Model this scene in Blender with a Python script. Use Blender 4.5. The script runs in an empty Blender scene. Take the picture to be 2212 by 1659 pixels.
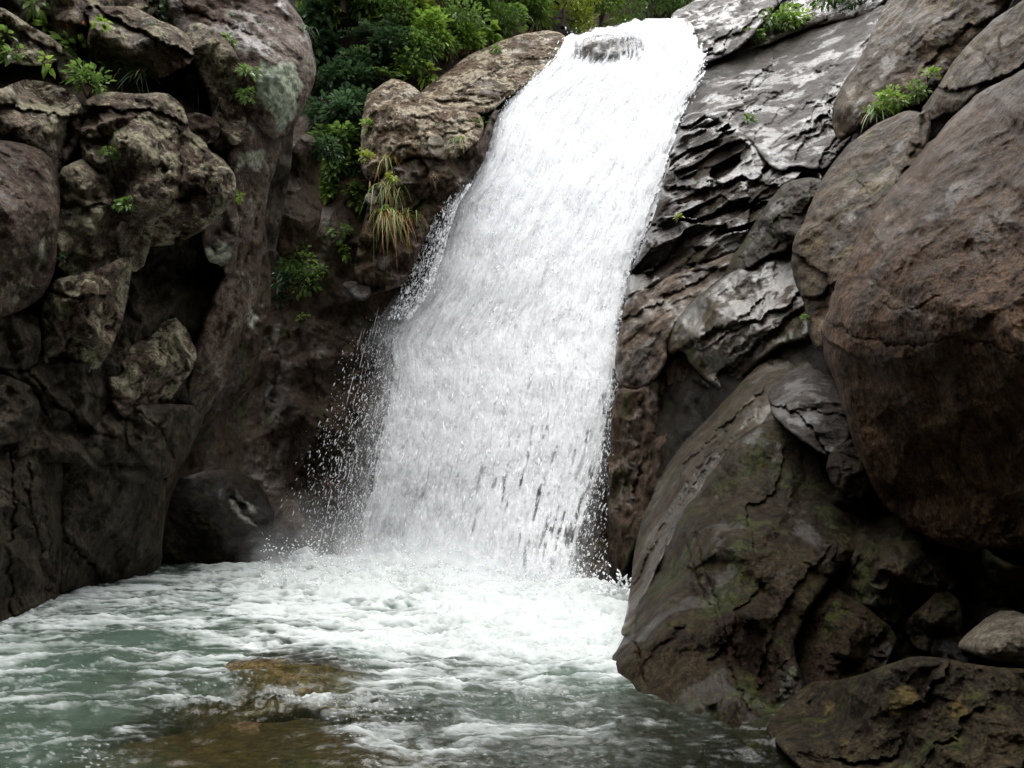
import bpy, math, random
import numpy as np
from mathutils import Vector, Matrix
random.seed(7); rng = np.random.default_rng(7)
SC = bpy.context.scene
COL = SC.collection

# ------------------------------------------------------------------ camera
CAM_H = 1.3; PITCH = math.radians(8.0); W, H, F = 2212.0, 1659.0, 1598.0
cd = bpy.data.cameras.new('camera'); cam = bpy.data.objects.new('camera', cd); COL.objects.link(cam)
cam.location = (0, 0, CAM_H); cam.rotation_euler = (math.radians(90) + PITCH, 0, 0)
cd.sensor_width = 36.0; cd.lens = F / W * 36.0; cd.clip_start = 0.05; cd.clip_end = 500
SC.camera = cam
SC.render.resolution_x, SC.render.resolution_y = 1024, 768

# ------------------------------------------------------------------ light: overcast day above a narrow gorge
SUN_EL, SUN_ROT = math.radians(86), math.radians(18)
world = bpy.data.worlds.new('World'); SC.world = world; world.use_nodes = True
nt = world.node_tree; nt.nodes.clear()
wo = nt.nodes.new('ShaderNodeOutputWorld'); bg = nt.nodes.new('ShaderNodeBackground')
sk = nt.nodes.new('ShaderNodeTexSky'); sk.sky_type = 'NISHITA'; sk.sun_disc = False
sk.sun_elevation = SUN_EL; sk.sun_rotation = SUN_ROT; sk.dust_density = 4.0; sk.air_density = 1.0
hs = nt.nodes.new('ShaderNodeHueSaturation'); hs.inputs['Saturation'].default_value = 0.14
nt.links.new(sk.outputs[0], hs.inputs['Color']); nt.links.new(hs.outputs[0], bg.inputs['Color'])
bg.inputs['Strength'].default_value = 0.15
nt.links.new(bg.outputs[0], wo.inputs[0])
sd = bpy.data.lights.new('sun', 'SUN'); sun = bpy.data.objects.new('sun', sd); COL.objects.link(sun)
sd.energy = 1.5; sd.angle = math.radians(82); sd.color = (1.0, 0.98, 0.95)
_dir = Vector((math.sin(SUN_ROT) * math.cos(SUN_EL), math.cos(SUN_ROT) * math.cos(SUN_EL), math.sin(SUN_EL)))
sun.rotation_euler = _dir.to_track_quat('Z', 'Y').to_euler()
SC.view_settings.view_transform = 'Standard'; SC.view_settings.look = 'None'
SC.view_settings.exposure = 1.42; SC.view_settings.gamma = 1.0
SC.cycles.use_denoising = True; SC.cycles.max_bounces = 8; SC.cycles.transparent_max_bounces = 12
SC.cycles.diffuse_bounces = 5; SC.cycles.glossy_bounces = 3

# ------------------------------------------------------------------ helpers
CP, SP = math.cos(PITCH), math.sin(PITCH)
CAMP = np.array([0, 0, CAM_H])
def rays(px, py):
    """world directions with unit depth along the view axis"""
    u = (np.asarray(px, float) - W / 2) / F; v = (H / 2 - np.asarray(py, float)) / F
    return np.stack([u, CP - v * SP, SP + v * CP], -1)
def y2d(px, py, Y): return Y / rays(px, py)[..., 1]
def at(px, py, Y): return CAMP + rays(px, py) * (Y / rays(px, py)[1])
def wY(px, py):
    r = rays(px, py); return -CAM_H / r[2] * r[1]
def ctrl_fit(ctrl):
    P = []; V = []
    for c in ctrl:
        Y = wY(c[0], c[1]) if c[2] == 'w' else c[2]
        P.append((c[0] / 500., c[1] / 500.)); V.append(1. / float(y2d(c[0], c[1], Y)))
    P = np.array(P); V = np.array(V); n = len(P)
    if n < 4:
        A = np.c_[P, np.ones(n)]; co = np.linalg.lstsq(A, V, rcond=None)[0]
        return lambda x, y: 1. / np.clip(x / 500 * co[0] + y / 500 * co[1] + co[2], V.min() * .85, V.max() * 1.15)
    def phi(r2): return np.where(r2 > 1e-12, 0.5 * r2 * np.log(np.maximum(r2, 1e-12)), 0)
    K = phi(((P[:, None] - P[None]) ** 2).sum(-1)) + np.eye(n) * 1e-3
    T = np.c_[P, np.ones(n)]; M = np.zeros((n + 3, n + 3)); M[:n, :n] = K; M[:n, n:] = T; M[n:, :n] = T.T
    co = np.linalg.solve(M, np.r_[V, 0, 0, 0])
    def f(x, y):
        x = np.asarray(x, float) / 500; y = np.asarray(y, float) / 500; s = co[n] * x + co[n + 1] * y + co[n + 2]
        for i in range(n): s = s + co[i] * phi((x - P[i, 0]) ** 2 + (y - P[i, 1]) ** 2)
        return 1. / np.clip(s, V.min() * .9, V.max() * 1.1)
    return f
_perm = rng.permutation(256); _perm = np.r_[_perm, _perm, _perm]
_g = rng.normal(size=(256, 3)); _g /= np.linalg.norm(_g, axis=1)[:, None]
def perlin(P):
    I = np.floor(P).astype(np.int64); Fr = P - I; I &= 255; s = Fr * Fr * Fr * (Fr * (Fr * 6 - 15) + 10); out = 0
    for dx in (0, 1):
        wx = s[..., 0] if dx else 1 - s[..., 0]
        for dy in (0, 1):
            wy = s[..., 1] if dy else 1 - s[..., 1]
            for dz in (0, 1):
                wz = s[..., 2] if dz else 1 - s[..., 2]
                h = _perm[_perm[_perm[I[..., 0] + dx] + I[..., 1] + dy] + I[..., 2] + dz]
                g = _g[h]
                out = out + wx * wy * wz * (g[..., 0] * (Fr[..., 0] - dx) + g[..., 1] * (Fr[..., 1] - dy) + g[..., 2] * (Fr[..., 2] - dz))
    return out * 1.5
def fbm(P, oct=4, gain=.5):
    s = 0; a = 1
    for o in range(oct): s = s + a * perlin(P + 17.3 * o); P = P * 2.03; a *= gain
    return s
_cr = rng.random((256, 7))
def chunk(P):
    """angular broken-rock displacement: each Voronoi cell gets its own offset and tilt; also returns edge closeness"""
    I = np.floor(P).astype(np.int64); b1 = np.full(P.shape[:-1], 9.); b2 = b1.copy(); val = np.zeros_like(b1)
    for dx in (-1, 0, 1):
        for dy in (-1, 0, 1):
            for dz in (-1, 0, 1):
                J = I + (dx, dy, dz); Jm = J & 255
                h = _perm[_perm[_perm[Jm[..., 0]] + Jm[..., 1]] + Jm[..., 2]]
                c = _cr[h]; d = P - (J + c[..., :3]); r = (d ** 2).sum(-1)
                v = (c[..., 3] - .5) + ((c[..., 4:7] - .5) * d).sum(-1) * 1.6
                m = r < b1; b2 = np.where(m, b1, np.minimum(b2, r)); val = np.where(m, v, val); b1 = np.where(m, r, b1)
    return val, np.sqrt(b2) - np.sqrt(b1)
def facets(x, y, sp, amp, seed):
    r = np.random.default_rng(seed); gx = np.arange(x.min() - 2 * sp, x.max() + 2.5 * sp, sp); gy = np.arange(y.min() - 2 * sp, y.max() + 2.5 * sp, sp)
    n, m = len(gx), len(gy); jx = (r.random((m, n)) - .5) * .72; jy = (r.random((m, n)) - .5) * .72
    PX = gx[None] + jx * sp; PY = gy[:, None] + jy * sp; Z = (r.random((m, n)) - .5) * 2 * amp
    i = np.clip(((x - gx[0]) / sp).astype(int), 1, n - 3); j = np.clip(((y - gy[0]) / sp).astype(int), 1, m - 3); out = np.zeros_like(x); done = np.zeros(x.shape, bool)
    flip = r.random((m, n)) < .5
    for dj in (0, -1, 1):
        for di in (0, -1, 1):
            a, b = j + dj, i + di
            for k in range(2):
                f = flip[a, b]
                A = [(a, b), (a, b + 1), (a + 1, b + 1), (a + 1, b)]
                t0 = ((0, 1, 2), (0, 2, 3))[k]; t1 = ((0, 1, 3), (1, 2, 3))[k]
                def g(M_, q): return np.where(f, M_[A[t1[q]]], M_[A[t0[q]]])
                x0, x1, x2 = g(PX, 0), g(PX, 1), g(PX, 2); y0, y1, y2 = g(PY, 0), g(PY, 1), g(PY, 2)
                det = (y1 - y2) * (x0 - x2) + (x2 - x1) * (y0 - y2); det = np.where(np.abs(det) < 1e-6, 1e-6, det)
                l0 = ((y1 - y2) * (x - x2) + (x2 - x1) * (y - y2)) / det; l1 = ((y2 - y0) * (x - x2) + (x0 - x2) * (y - y2)) / det; l2 = 1 - l0 - l1
                h = (~done) & (l0 >= -1e-6) & (l1 >= -1e-6) & (l2 >= -1e-6)
                out = np.where(h, l0 * g(Z, 0) + l1 * g(Z, 1) + l2 * g(Z, 2), out); done |= h
    return out
def chaikin(P, it):
    P = np.array(P, float)
    for _ in range(it):
        Q = np.roll(P, -1, 0); P = np.stack([P * .75 + Q * .25, P * .25 + Q * .75], 1).reshape(-1, 2)
    return P
def seg_dist(x, y, P, closed=False):
    P = np.asarray(P, float); Q = np.roll(P, -1, 0); n = len(P) if closed else len(P) - 1
    best = np.full(x.shape, 1e9); bx = np.zeros_like(best); by = np.zeros_like(best); side = np.zeros_like(best)
    for i in range(n):
        d = Q[i] - P[i]; L = max((d ** 2).sum(), 1e-9)
        t = np.clip(((x - P[i, 0]) * d[0] + (y - P[i, 1]) * d[1]) / L, 0, 1)
        cx = P[i, 0] + t * d[0]; cy = P[i, 1] + t * d[1]; r = (x - cx) ** 2 + (y - cy) ** 2; m = r < best
        best = np.where(m, r, best); bx = np.where(m, cx, bx); by = np.where(m, cy, by)
        side = np.where(m, d[0] * (y - P[i, 1]) - d[1] * (x - P[i, 0]), side)
    return np.sqrt(best), bx, by, side
def inside(x, y, P):
    c = np.zeros(x.shape, bool); n = len(P)
    for i in range(n):
        x1, y1 = P[i]; x2, y2 = P[(i + 1) % n]
        if y1 == y2: continue
        c ^= ((y1 > y) != (y2 > y)) & (x < (x2 - x1) * (y - y1) / (y2 - y1) + x1)
    return c
def smooth(a, b, x):
    t = np.clip((x - a) / (b - a), 0, 1); return t * t * (3 - 2 * t)
def make_mesh(name, V, Fq, mats=(), smooth_=True, attrs=None, parent=None, origin=None, link=True):
    V = np.asarray(V, np.float64); me = bpy.data.meshes.new(name)
    if origin is None and len(V):
        origin = np.array([(V[:, 0].min() + V[:, 0].max()) / 2, (V[:, 1].min() + V[:, 1].max()) / 2, V[:, 2].min()])
    V = V - origin
    me.vertices.add(len(V)); me.vertices.foreach_set('co', V.astype(np.float32).ravel())
    if isinstance(Fq, np.ndarray): Fq = [Fq]
    Fq = [np.asarray(q, np.int64) for q in Fq if len(q)]
    idx = np.concatenate([q.ravel() for q in Fq]); cnt = np.concatenate([np.full(len(q), q.shape[1]) for q in Fq])
    me.loops.add(len(idx)); me.loops.foreach_set('vertex_index', idx.astype(np.int32))
    me.polygons.add(len(cnt)); st = np.r_[0, np.cumsum(cnt)[:-1]]
    me.polygons.foreach_set('loop_start', st.astype(np.int32)); me.polygons.foreach_set('loop_total', cnt.astype(np.int32))
    me.polygons.foreach_set('use_smooth', np.full(len(cnt), smooth_))
    for m in (mats if isinstance(mats, (list, tuple)) else [mats]): me.materials.append(m)
    for k, a in (attrs or {}).items():
        at_ = me.attributes.new(k, 'FLOAT', 'POINT'); at_.data.foreach_set('value', np.asarray(a, np.float32))
    me.update(calc_edges=True); me.validate()
    o = bpy.data.objects.new(name, me); COL.objects.link(o)
    if parent is not None:
        o.parent = parent; o.location = Vector(origin) - parent.location
    else: o.location = origin
    return o
def tag(o, label=None, cat=None, group=None, kind=None):
    for k, v in (('label', label), ('category', cat), ('group', group), ('kind', kind)):
        if v: o[k] = v
    return o
def empty(name, loc):
    o = bpy.data.objects.new(name, None); o.empty_display_size = .1; COL.objects.link(o); o.location = loc; return o

# ------------------------------------------------------------------ materials
class NB:
    def __init__(s, name):
        s.m = bpy.data.materials.new(name); s.m.use_nodes = True; s.t = s.m.node_tree; s.t.nodes.clear()
        s.out = s.n('ShaderNodeOutputMaterial')
    def n(s, typ, **kw):
        nd = s.t.nodes.new(typ)
        for k, v in kw.items(): setattr(nd, k, v)
        return nd
    def l(s, a, b): s.t.links.new(a, b)
    def pos(s):
        if not hasattr(s, '_p'): s._p = s.n('ShaderNodeNewGeometry').outputs['Position']
        return s._p
    def mapping(s, scale, rot=(0, 0, 0)):
        mp = s.n('ShaderNodeMapping'); mp.inputs['Scale'].default_value = scale; mp.inputs['Rotation'].default_value = rot
        s.l(s.pos(), mp.inputs['Vector']); return mp.outputs[0]
    def noise(s, scale, detail=4, rough=.55, vec=None, dist=0):
        nd = s.n('ShaderNodeTexNoise'); nd.inputs['Scale'].default_value = scale; nd.inputs['Detail'].default_value = detail
        nd.inputs['Roughness'].default_value = rough; nd.inputs['Distortion'].default_value = dist
        s.l(vec or s.pos(), nd.inputs['Vector']); return nd.outputs['Fac']
    def voro(s, scale, vec=None, feature='F1', out='Distance'):
        nd = s.n('ShaderNodeTexVoronoi', feature=feature); nd.inputs['Scale'].default_value = scale
        s.l(vec or s.pos(), nd.inputs['Vector']); return nd.outputs[out]
    def ramp(s, x, a, b, lo=0., hi=1.):
        nd = s.n('ShaderNodeMapRange', interpolation_type='SMOOTHSTEP'); s.l(x, nd.inputs[0])
        for i, v in zip((1, 2, 3, 4), (a, b, lo, hi)): nd.inputs[i].default_value = v
        return nd.outputs[0]
    def math(s, op, a, b=None):
        nd = s.n('ShaderNodeMath', operation=op)
        for i, v in enumerate((a, b)):
            if v is None: continue
            if isinstance(v, (int, float)): nd.inputs[i].default_value = v
            else: s.l(v, nd.inputs[i])
        return nd.outputs[0]
    def mix(s, f, a, b):
        nd = s.n('ShaderNodeMix', data_type='RGBA')
        for sock, v in ((nd.inputs[0], f), (nd.inputs[6], a), (nd.inputs[7], b)):
            if isinstance(v, (int, float)): sock.default_value = v
            elif isinstance(v, tuple): sock.default_value = (*v, 1)
            else: s.l(v, sock)
        return nd.outputs[2]
    def bump(s, h, strength, dist, nrm=None):
        nd = s.n('ShaderNodeBump'); nd.inputs['Strength'].default_value = strength; nd.inputs['Distance'].default_value = dist
        s.l(h, nd.inputs['Height'])
        if nrm: s.l(nrm, nd.inputs['Normal'])
        return nd.outputs[0]
    def attr(s, name):
        nd = s.n('ShaderNodeAttribute'); nd.attribute_name = name; return nd.outputs['Fac']
    def bsdf(s, col, rough, nrm=None, spec=.5, **kw):
        p = s.n('ShaderNodeBsdfPrincipled')
        for sock, v in ((p.inputs['Base Color'], col), (p.inputs['Roughness'], rough)):
            if isinstance(v, (int, float)): sock.default_value = v
            elif isinstance(v, tuple): sock.default_value = (*v, 1)
            else: s.l(v, sock)
        p.inputs['Specular IOR Level'].default_value = spec
        if nrm: s.l(nrm, p.inputs['Normal'])
        for k, v in kw.items(): p.inputs[k].default_value = v
        return p
def rock_mat(name, a, b, stain=(.035, .024, .016), stain_amt=.5, lichen=0., lich_col=(.30, .31, .25), rough=(.45, .8),
             moss=0., grain=.6, seed=0., bump=1., bscale=1., film=0., streak=(1, 1, 1)):
    n = NB(name)
    off = n.mapping(streak); off.node.inputs['Location'].default_value = (seed * 3.1, seed * 1.7, seed * 2.3); n._p = off
    big = n.noise(.9, 4, .6); mid = n.noise(3.2, 9, .68, dist=.3); fine = n.noise(13 * bscale, 7, .74); spk = n.noise(48 * bscale, 4, .7)
    c = n.mix(n.ramp(big, .38, .62), a, b)
    c = n.mix(n.ramp(mid, .47, .62, 0, stain_amt), c, stain)
    sp = n.ramp(spk, .34, .66, 1 - .6 * grain, 1 + .6 * grain); sp2 = n.ramp(fine, .36, .66, 1 - .65 * grain, 1 + .6 * grain)
    mul = n.math('MULTIPLY', sp, sp2)
    vm = n.n('ShaderNodeVectorMath', operation='SCALE'); n.l(c, vm.inputs[0]); n.l(mul, vm.inputs['Scale']); c = vm.outputs[0]
    patch = n.attr('patch')
    ln = n.noise(2.3, 4, .6); ln2 = n.noise(8, 9, .75, dist=.4)
    lm = n.ramp(n.math('ADD', n.math('MULTIPLY', ln, .5), n.math('MULTIPLY', ln2, .5)), .57 - .12 * lichen, .60 - .12 * lichen, 0, min(1, lichen * 1.6))
    lm = n.math('MAXIMUM', lm, n.math('MULTIPLY', patch, n.ramp(ln2, .30, .40, .1, .95)))
    lc = n.mix(n.ramp(fine, .38, .62), tuple(x * .55 for x in lich_col), tuple(min(1, x * 1.35) for x in lich_col))
    c = n.mix(lm, c, lc)
    if moss > 0:
        mn = n.noise(2.9, 8, .7, dist=.4); mm = n.ramp(mn, .60 - .12 * moss, .66 - .1 * moss, 0, .9)
        c = n.mix(mm, c, n.mix(n.ramp(fine, .4, .6), (.012, .016, .005), (.045, .048, .012)))
    r = n.ramp(n.noise(4.5, 6, .6), .35, .65, rough[0], rough[1])
    r = n.math('MAXIMUM', r, n.math('MULTIPLY', lm, .85))
    h1 = n.noise(8 * bscale, 9, .72); h2 = n.noise(34 * bscale, 6, .7)
    nb = n.bump(h1, .8 * bump, .09 / bscale)
    nb = n.bump(h2, .8 * bump, .022 / bscale, nb)
    p = n.bsdf(c, r, nb, .08)
    if film > 0:        # a running film of water over the stone
        n.l(n.math('MULTIPLY', n.ramp(n.noise(1.7, 6, .65), (.40 + .22 * (1 - film)) if film < 1 else .3, (.47 + .22 * (1 - film)) if film < 1 else .5), min(1., film * 1.3)), p.inputs['Coat Weight']); p.inputs['Coat Roughness'].default_value = .07; p.inputs['Coat IOR'].default_value = 1.45
        n.l(n.bump(n.noise(8 * bscale, 8, .70), .6 * bump, .06 / bscale), p.inputs['Coat Normal'])
    n.l(p.outputs[0], n.out.inputs[0]); return n.m

# ------------------------------------------------------------------ rock builder
SKIN = []
def body(outline, ctrl, step=4., rnd=40., rk=1.0, grow=0., it=2, jit=3., lumps=(.9, .07), fine=(5., .025), chunks=None, cracks=(),
         ledges=(), bumps=(), dents=(), patches=(), thick=1.2, seed=0., taper=.75, ridged=None, streak=None, facet=None):
    """Front of a rock inside an outline (picture units) with true distances, wrapped round to a closed back."""
    P = chaikin(outline, it)
    if grow:
        T = np.roll(P, -1, 0) - np.roll(P, 1, 0); T /= np.maximum(np.linalg.norm(T, axis=1)[:, None], 1e-6)
        sg = np.sign(np.sum(P[:, 0] * np.roll(P[:, 1], -1) - np.roll(P[:, 0], -1) * P[:, 1])); P = P + sg * grow * np.stack([T[:, 1], -T[:, 0]], -1)
    # natural edge: jitter along the outline
    if jit:
        L = np.r_[0, np.cumsum(np.linalg.norm(np.diff(P, axis=0), axis=1))]
        q = np.stack([L / 38., np.full_like(L, seed * 3.7), np.zeros_like(L)], -1)
        P = P + np.stack([fbm(q, 3), fbm(q + 31., 3)], -1) * jit
    x0, y0 = P.min(0) - step; x1, y1 = P.max(0) + step
    xs = np.arange(x0, x1 + step, step); ys = np.arange(y0, y1 + step, step)
    X, Y = np.meshgrid(xs, ys); ins = inside(X, Y, P)
    d, bx, by, _ = seg_dist(X, Y, P, True)
    q = ins[:-1, :-1] & ins[1:, :-1] & ins[:-1, 1:] & ins[1:, 1:]
    used = np.zeros_like(ins); used[:-1, :-1] |= q; used[1:, :-1] |= q; used[:-1, 1:] |= q; used[1:, 1:] |= q
    # boundary verts snap to the outline
    qp = np.pad(q, 1); full = qp[:-1, :-1] & qp[1:, :-1] & qp[:-1, 1:] & qp[1:, 1:]
    bd = used & ~full
    X = np.where(bd, bx, X); Y = np.where(bd, by, Y); d = np.where(bd, 0, d)
    idx = -np.ones(X.shape, int); idx[used] = np.arange(used.sum())
    x = X[used]; y = Y[used]; dd = d[used]
    D = ctrl_fit(ctrl)(x, y); R = rays(x, y)
    px = D / F                                        # metres per unit at this distance
    t = np.clip(dd / rnd, 0, 1); D = D + rk * rnd * px * (1 - np.sqrt(np.maximum(0, 1 - (1 - t) ** 2)))
    if facet:                                         # broken planes: a coarse net of points, flat between them
        fx, fy = x + 5 * fbm(np.stack([x / 22, y / 22, np.full_like(x, seed + 3)], -1), 3), y + 5 * fbm(np.stack([x / 22, y / 22, np.full_like(x, seed + 13)], -1), 3)
        D = D + facets(fx, fy, facet[0], facet[1] * (1 if len(facet) < 3 else facet[2]), int(seed * 10) + 5) + facets(fx + 31, fy - 17, facet[0] * .42, facet[1] * .35, int(seed * 10) + 6)
    for (cx, cy, rad, amt) in bumps: D = D - amt * np.exp(-(((x - cx) ** 2 + (y - cy) ** 2) / rad ** 2))
    for (cx, cy, rad, amt) in dents: D = D + amt * np.exp(-(((x - cx) ** 2 + (y - cy) ** 2) / rad ** 2))
    wx = x + 9 * fbm(np.stack([x / 34, y / 34, np.full_like(x, seed)], -1), 5, .6); wy = y + 9 * fbm(np.stack([x / 34, y / 34, np.full_like(x, seed + 9)], -1), 5, .6)
    for (pl, w, dep) in cracks:
        c, _, _, _ = seg_dist(wx, wy, pl); D = D + dep * np.exp(-c / (w * .8))
    for (pl, hgt, fall) in ledges:                    # the rock on the picture-right of the line's direction steps back by hgt
        c, _, _, s = seg_dist(wx, wy, pl); D = D + np.where(s > 0, hgt * np.exp(-c / fall), 0) * smooth(0, 2.5, c)
    B = CAMP + R * D[:, None] + seed * 5.3
    if streak:                                        # grain of the stone runs along a line of the real surface
        ax = at(*streak[1]) - at(*streak[0]); ax = ax / np.linalg.norm(ax); B = B - ((1 - 1 / streak[2]) * (B @ ax))[:, None] * ax
    fade = smooth(0, 14, dd) * .85 + .15
    n = fbm(B * lumps[0], 3) * lumps[1] + fbm(B * fine[0], 6, .62) * fine[1] * fade
    if ridged: n = n + (1 - np.abs(fbm(B * np.array(ridged[0]), 4)) * 2) * ridged[1] * fade
    if chunks:
        sc, amp = chunks[0], chunks[1]; Bq = B * np.array(sc) + .35 * np.stack([fbm(B * 1.5, 2), fbm(B * 1.5 + 5, 2), fbm(B * 1.5 + 9, 2)], -1)
        v, e = chunk(Bq); n = n - v * amp * fade + np.exp(-(e / .06) ** 2) * amp * (.10 if len(chunks) < 3 else chunks[2]) * fade
    D = D + n
    V = CAMP + R * D[:, None]
    i, j = np.nonzero(q)
    Fq = np.stack([idx[i, j], idx[i + 1, j], idx[i + 1, j + 1], idx[i, j + 1]], -1)
    pat = np.zeros(len(x))
    for pp in patches:
        e = seg_dist(wx, wy, pp, True)[0] * np.where(inside(wx, wy, pp), 1, -1); pat = np.maximum(pat, smooth(-4, 6, e))
    # closed back: boundary edges run back along the sight line and draw together
    E = np.concatenate([Fq[:, [0, 1]], Fq[:, [1, 2]], Fq[:, [2, 3]], Fq[:, [3, 0]]])
    key = E[:, 0] * (len(x) + 1) + E[:, 1]; rev = E[:, 1] * (len(x) + 1) + E[:, 0]
    be = E[~np.isin(key, rev)]; bv = np.unique(be); mp = -np.ones(len(x), int); mp[bv] = np.arange(len(bv))
    cx, cy = P.mean(0); layers = [V]; prev = bv; quads = [Fq]; base = len(V)
    for k, (f, s) in enumerate(((.3, 1 - (1 - taper) * .15), (1., taper))):
        xx = cx + (x[bv] - cx) * s; yy = cy + (y[bv] - cy) * s; Db = D[bv] + thick * f
        layers.append(CAMP + rays(xx, yy) * Db[:, None])
        cur = base + np.arange(len(bv))
        quads.append(np.stack([prev[mp[be[:, 1]]], prev[mp[be[:, 0]]], cur[mp[be[:, 0]]], cur[mp[be[:, 1]]]], -1)); prev = cur; base += len(bv)
    cen = CAMP + rays(cx, cy) * (D[bv].mean() + thick); layers.append(cen[None])
    tris = np.stack([prev[mp[be[:, 1]]], prev[mp[be[:, 0]]], np.full(len(be), base)], -1)
    V = np.concatenate(layers); pat = np.r_[pat, np.zeros(len(V) - len(pat))]
    return V, [np.concatenate(quads), tris], pat
def steps(p0, p1, across, n, h, fall, seed, wob=10):
    """a run of roughly parallel bedding steps: lines p0-p1 shifted towards `across`"""
    r = np.random.default_rng(seed); p0, p1, across = (np.array(v, float) for v in (p0, p1, across)); out = []
    for k in range(n):
        o = across * (k + r.random()) / n; a, b = sorted(r.random(2)); b = max(b, a + .35); t = np.linspace(a, min(b, 1.1), 5)[:, None]
        out.append(((p0 + o + (p1 - p0) * t + r.normal(size=(5, 2)) * wob).tolist(), h * (.5 + r.random()), fall * (.6 + .8 * r.random())))
    return out
def rock(name, label, cat, outline, ctrl, mat, kind=None, group=None, **kw):
    V, Q, pat = body(outline, ctrl, **kw)
    o = make_mesh(name, V, Q, mat, attrs={'patch': pat})
    if kind: tag(o, kind=kind)
    else: tag(o, label, cat, group)
    return o

# ------------------------------------------------------------------ rock materials
M = {}
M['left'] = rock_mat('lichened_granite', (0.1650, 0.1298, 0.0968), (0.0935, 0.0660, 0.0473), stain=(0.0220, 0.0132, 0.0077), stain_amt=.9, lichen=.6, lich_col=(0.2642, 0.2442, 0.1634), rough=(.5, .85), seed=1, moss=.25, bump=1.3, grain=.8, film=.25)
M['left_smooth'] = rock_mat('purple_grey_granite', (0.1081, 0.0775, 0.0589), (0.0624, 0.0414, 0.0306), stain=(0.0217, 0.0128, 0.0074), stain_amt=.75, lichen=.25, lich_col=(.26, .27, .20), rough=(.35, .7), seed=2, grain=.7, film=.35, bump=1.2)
M['left_low'] = rock_mat('damp_shaded_granite', (0.0607, 0.0501, 0.0364), (0.0340, 0.0268, 0.0182), stain=(0.0146, 0.0105, 0.0064), stain_amt=.7, lichen=.12, lich_col=(0.0824, 0.0737, 0.0550), rough=(.35, .7), seed=3, grain=.7, film=0.12, bump=1.2, streak=(1, 1, .42))  # damp granite, base also darkened for the shadow low on the cliff
M['lip'] = rock_mat('pale_lichen_granite', (0.1437, 0.1083, 0.0867), (0.0834, 0.0559, 0.0426), stain=(0.0232, 0.0122, 0.0077), stain_amt=.85, lichen=.2, lich_col=(.30, .34, .25), rough=(.35, .75), seed=4, grain=.7, film=.5)
M['brown'] = rock_mat('wet_brown_rock', (0.0667, 0.0435, 0.0275), (0.0377, 0.0247, 0.0159), stain=(0.0159, 0.0101, 0.0058), stain_amt=.7, lichen=.0, rough=(.25, .6), seed=5, moss=.45, film=.35, grain=.7, streak=(1, 1, .42))
M['tan'] = rock_mat('tan_weathered_rock', (0.1248, 0.0870, 0.0551), (0.0780, 0.0528, 0.0330), stain=(0.0250, 0.0162, 0.0088), stain_amt=.85, lichen=.55, lich_col=(0.3337, 0.2881, 0.2090), rough=(.55, .85), seed=6, moss=.35, grain=.8, film=.3)
M['tanwet'] = rock_mat('tan_damp_rock', (.125, .092, .066), (.075, .054, .038), stain=(.03, .02, .012), stain_amt=.8, rough=(.3, .6), seed=6, moss=.2, grain=.7, film=.6)
M['wet_slab'] = rock_mat('rain_wet_slab', (.062, .053, .046), (.036, .03, .025), stain=(.018, .014, .011), stain_amt=.75, rough=(.3, .6), seed=7, bump=0.93, film=.56, grain=.7)
M['fract'] = rock_mat('wet_broken_rock', (0.0341, 0.0225, 0.0131), (0.0184, 0.0118, 0.0067), stain=(0.0072, 0.0041, 0.0024), stain_amt=.7, rough=(.3, .6), seed=8, moss=.3, bump=0.97, film=.75)
M['grey_slab'] = rock_mat('grey_slab', (0.0627, 0.0479, 0.0293), (0.0362, 0.0264, 0.0159), stain=(0.0154, 0.0107, 0.0056), stain_amt=.7, rough=(.3, .6), seed=9, moss=.35, bump=0.89, film=.75, streak=(1, 1, .42))
M['big'] = rock_mat('brown_granite', (0.0870, 0.0506, 0.0295), (0.0499, 0.0288, 0.0156), stain=(0.0197, 0.0103, 0.0045), stain_amt=.75, lichen=.08, lich_col=(0.1371, 0.0988, 0.0454), rough=(.35, .6), seed=10, bump=1.07, bscale=1.5, grain=.9, film=0.22, streak=(1, 1, .42))
M['mid'] = rock_mat('rough_brown_granite', (0.0814, 0.0561, 0.0320), (0.0465, 0.0309, 0.0177), stain=(0.0155, 0.0091, 0.0046), stain_amt=.75, lichen=.3, lich_col=(0.1885, 0.1482, 0.0832), rough=(.35, .65), seed=11, moss=.25, grain=.9, film=0.30, bump=1.00)
M['near'] = rock_mat('dark_mossy_wet_rock', (0.0325, 0.0234, 0.0107), (0.0169, 0.0114, 0.0053), stain=(0.0135, 0.0058, 0.0030), stain_amt=.85, rough=(.3, .6), seed=12, moss=.7, bscale=1.5, bump=1.40, film=0.36, grain=.9, streak=(1, 1, .42))
M['nearslab'] = rock_mat('grey_ridge_rock', (0.0546, 0.0407, 0.0251), (0.0322, 0.0233, 0.0142), stain=(0.0129, 0.0087, 0.0043), stain_amt=.7, rough=(.3, .6), seed=12.5, moss=.3, bscale=1.3, bump=0.96, film=0.50, grain=.8, streak=(1, 1, .42))
M['mottled'] = rock_mat('mottled_ochre_rock', (0.0360, 0.0266, 0.0144), (0.0173, 0.0130, 0.0072), stain=(0.0079, 0.0058, 0.0036), stain_amt=.75, lichen=.2, lich_col=(.085, .06, .022), rough=(.35, .65), seed=13, moss=.5, bscale=1.5, film=0.20, grain=.9, bump=1.13, streak=(1, 1, .42))  # base colour also lowered to stand in for shade under the overhang
M['stone'] = rock_mat('pale_stone', (.18, .155, .12), (.12, .10, .075), stain=(.06, .048, .03), stain_amt=.5, rough=(.4, .7), seed=14, film=.2)
M['cliff'] = rock_mat('dark_cliff', (0.0180, 0.0138, 0.0096), (0.0108, 0.0084, 0.0060), stain=(0.0060, 0.0042, 0.0024), stain_amt=.6, rough=(.3, .6), seed=15, moss=.3, film=.3)  # near-black base also carries the darkness of the cave corner
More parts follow.
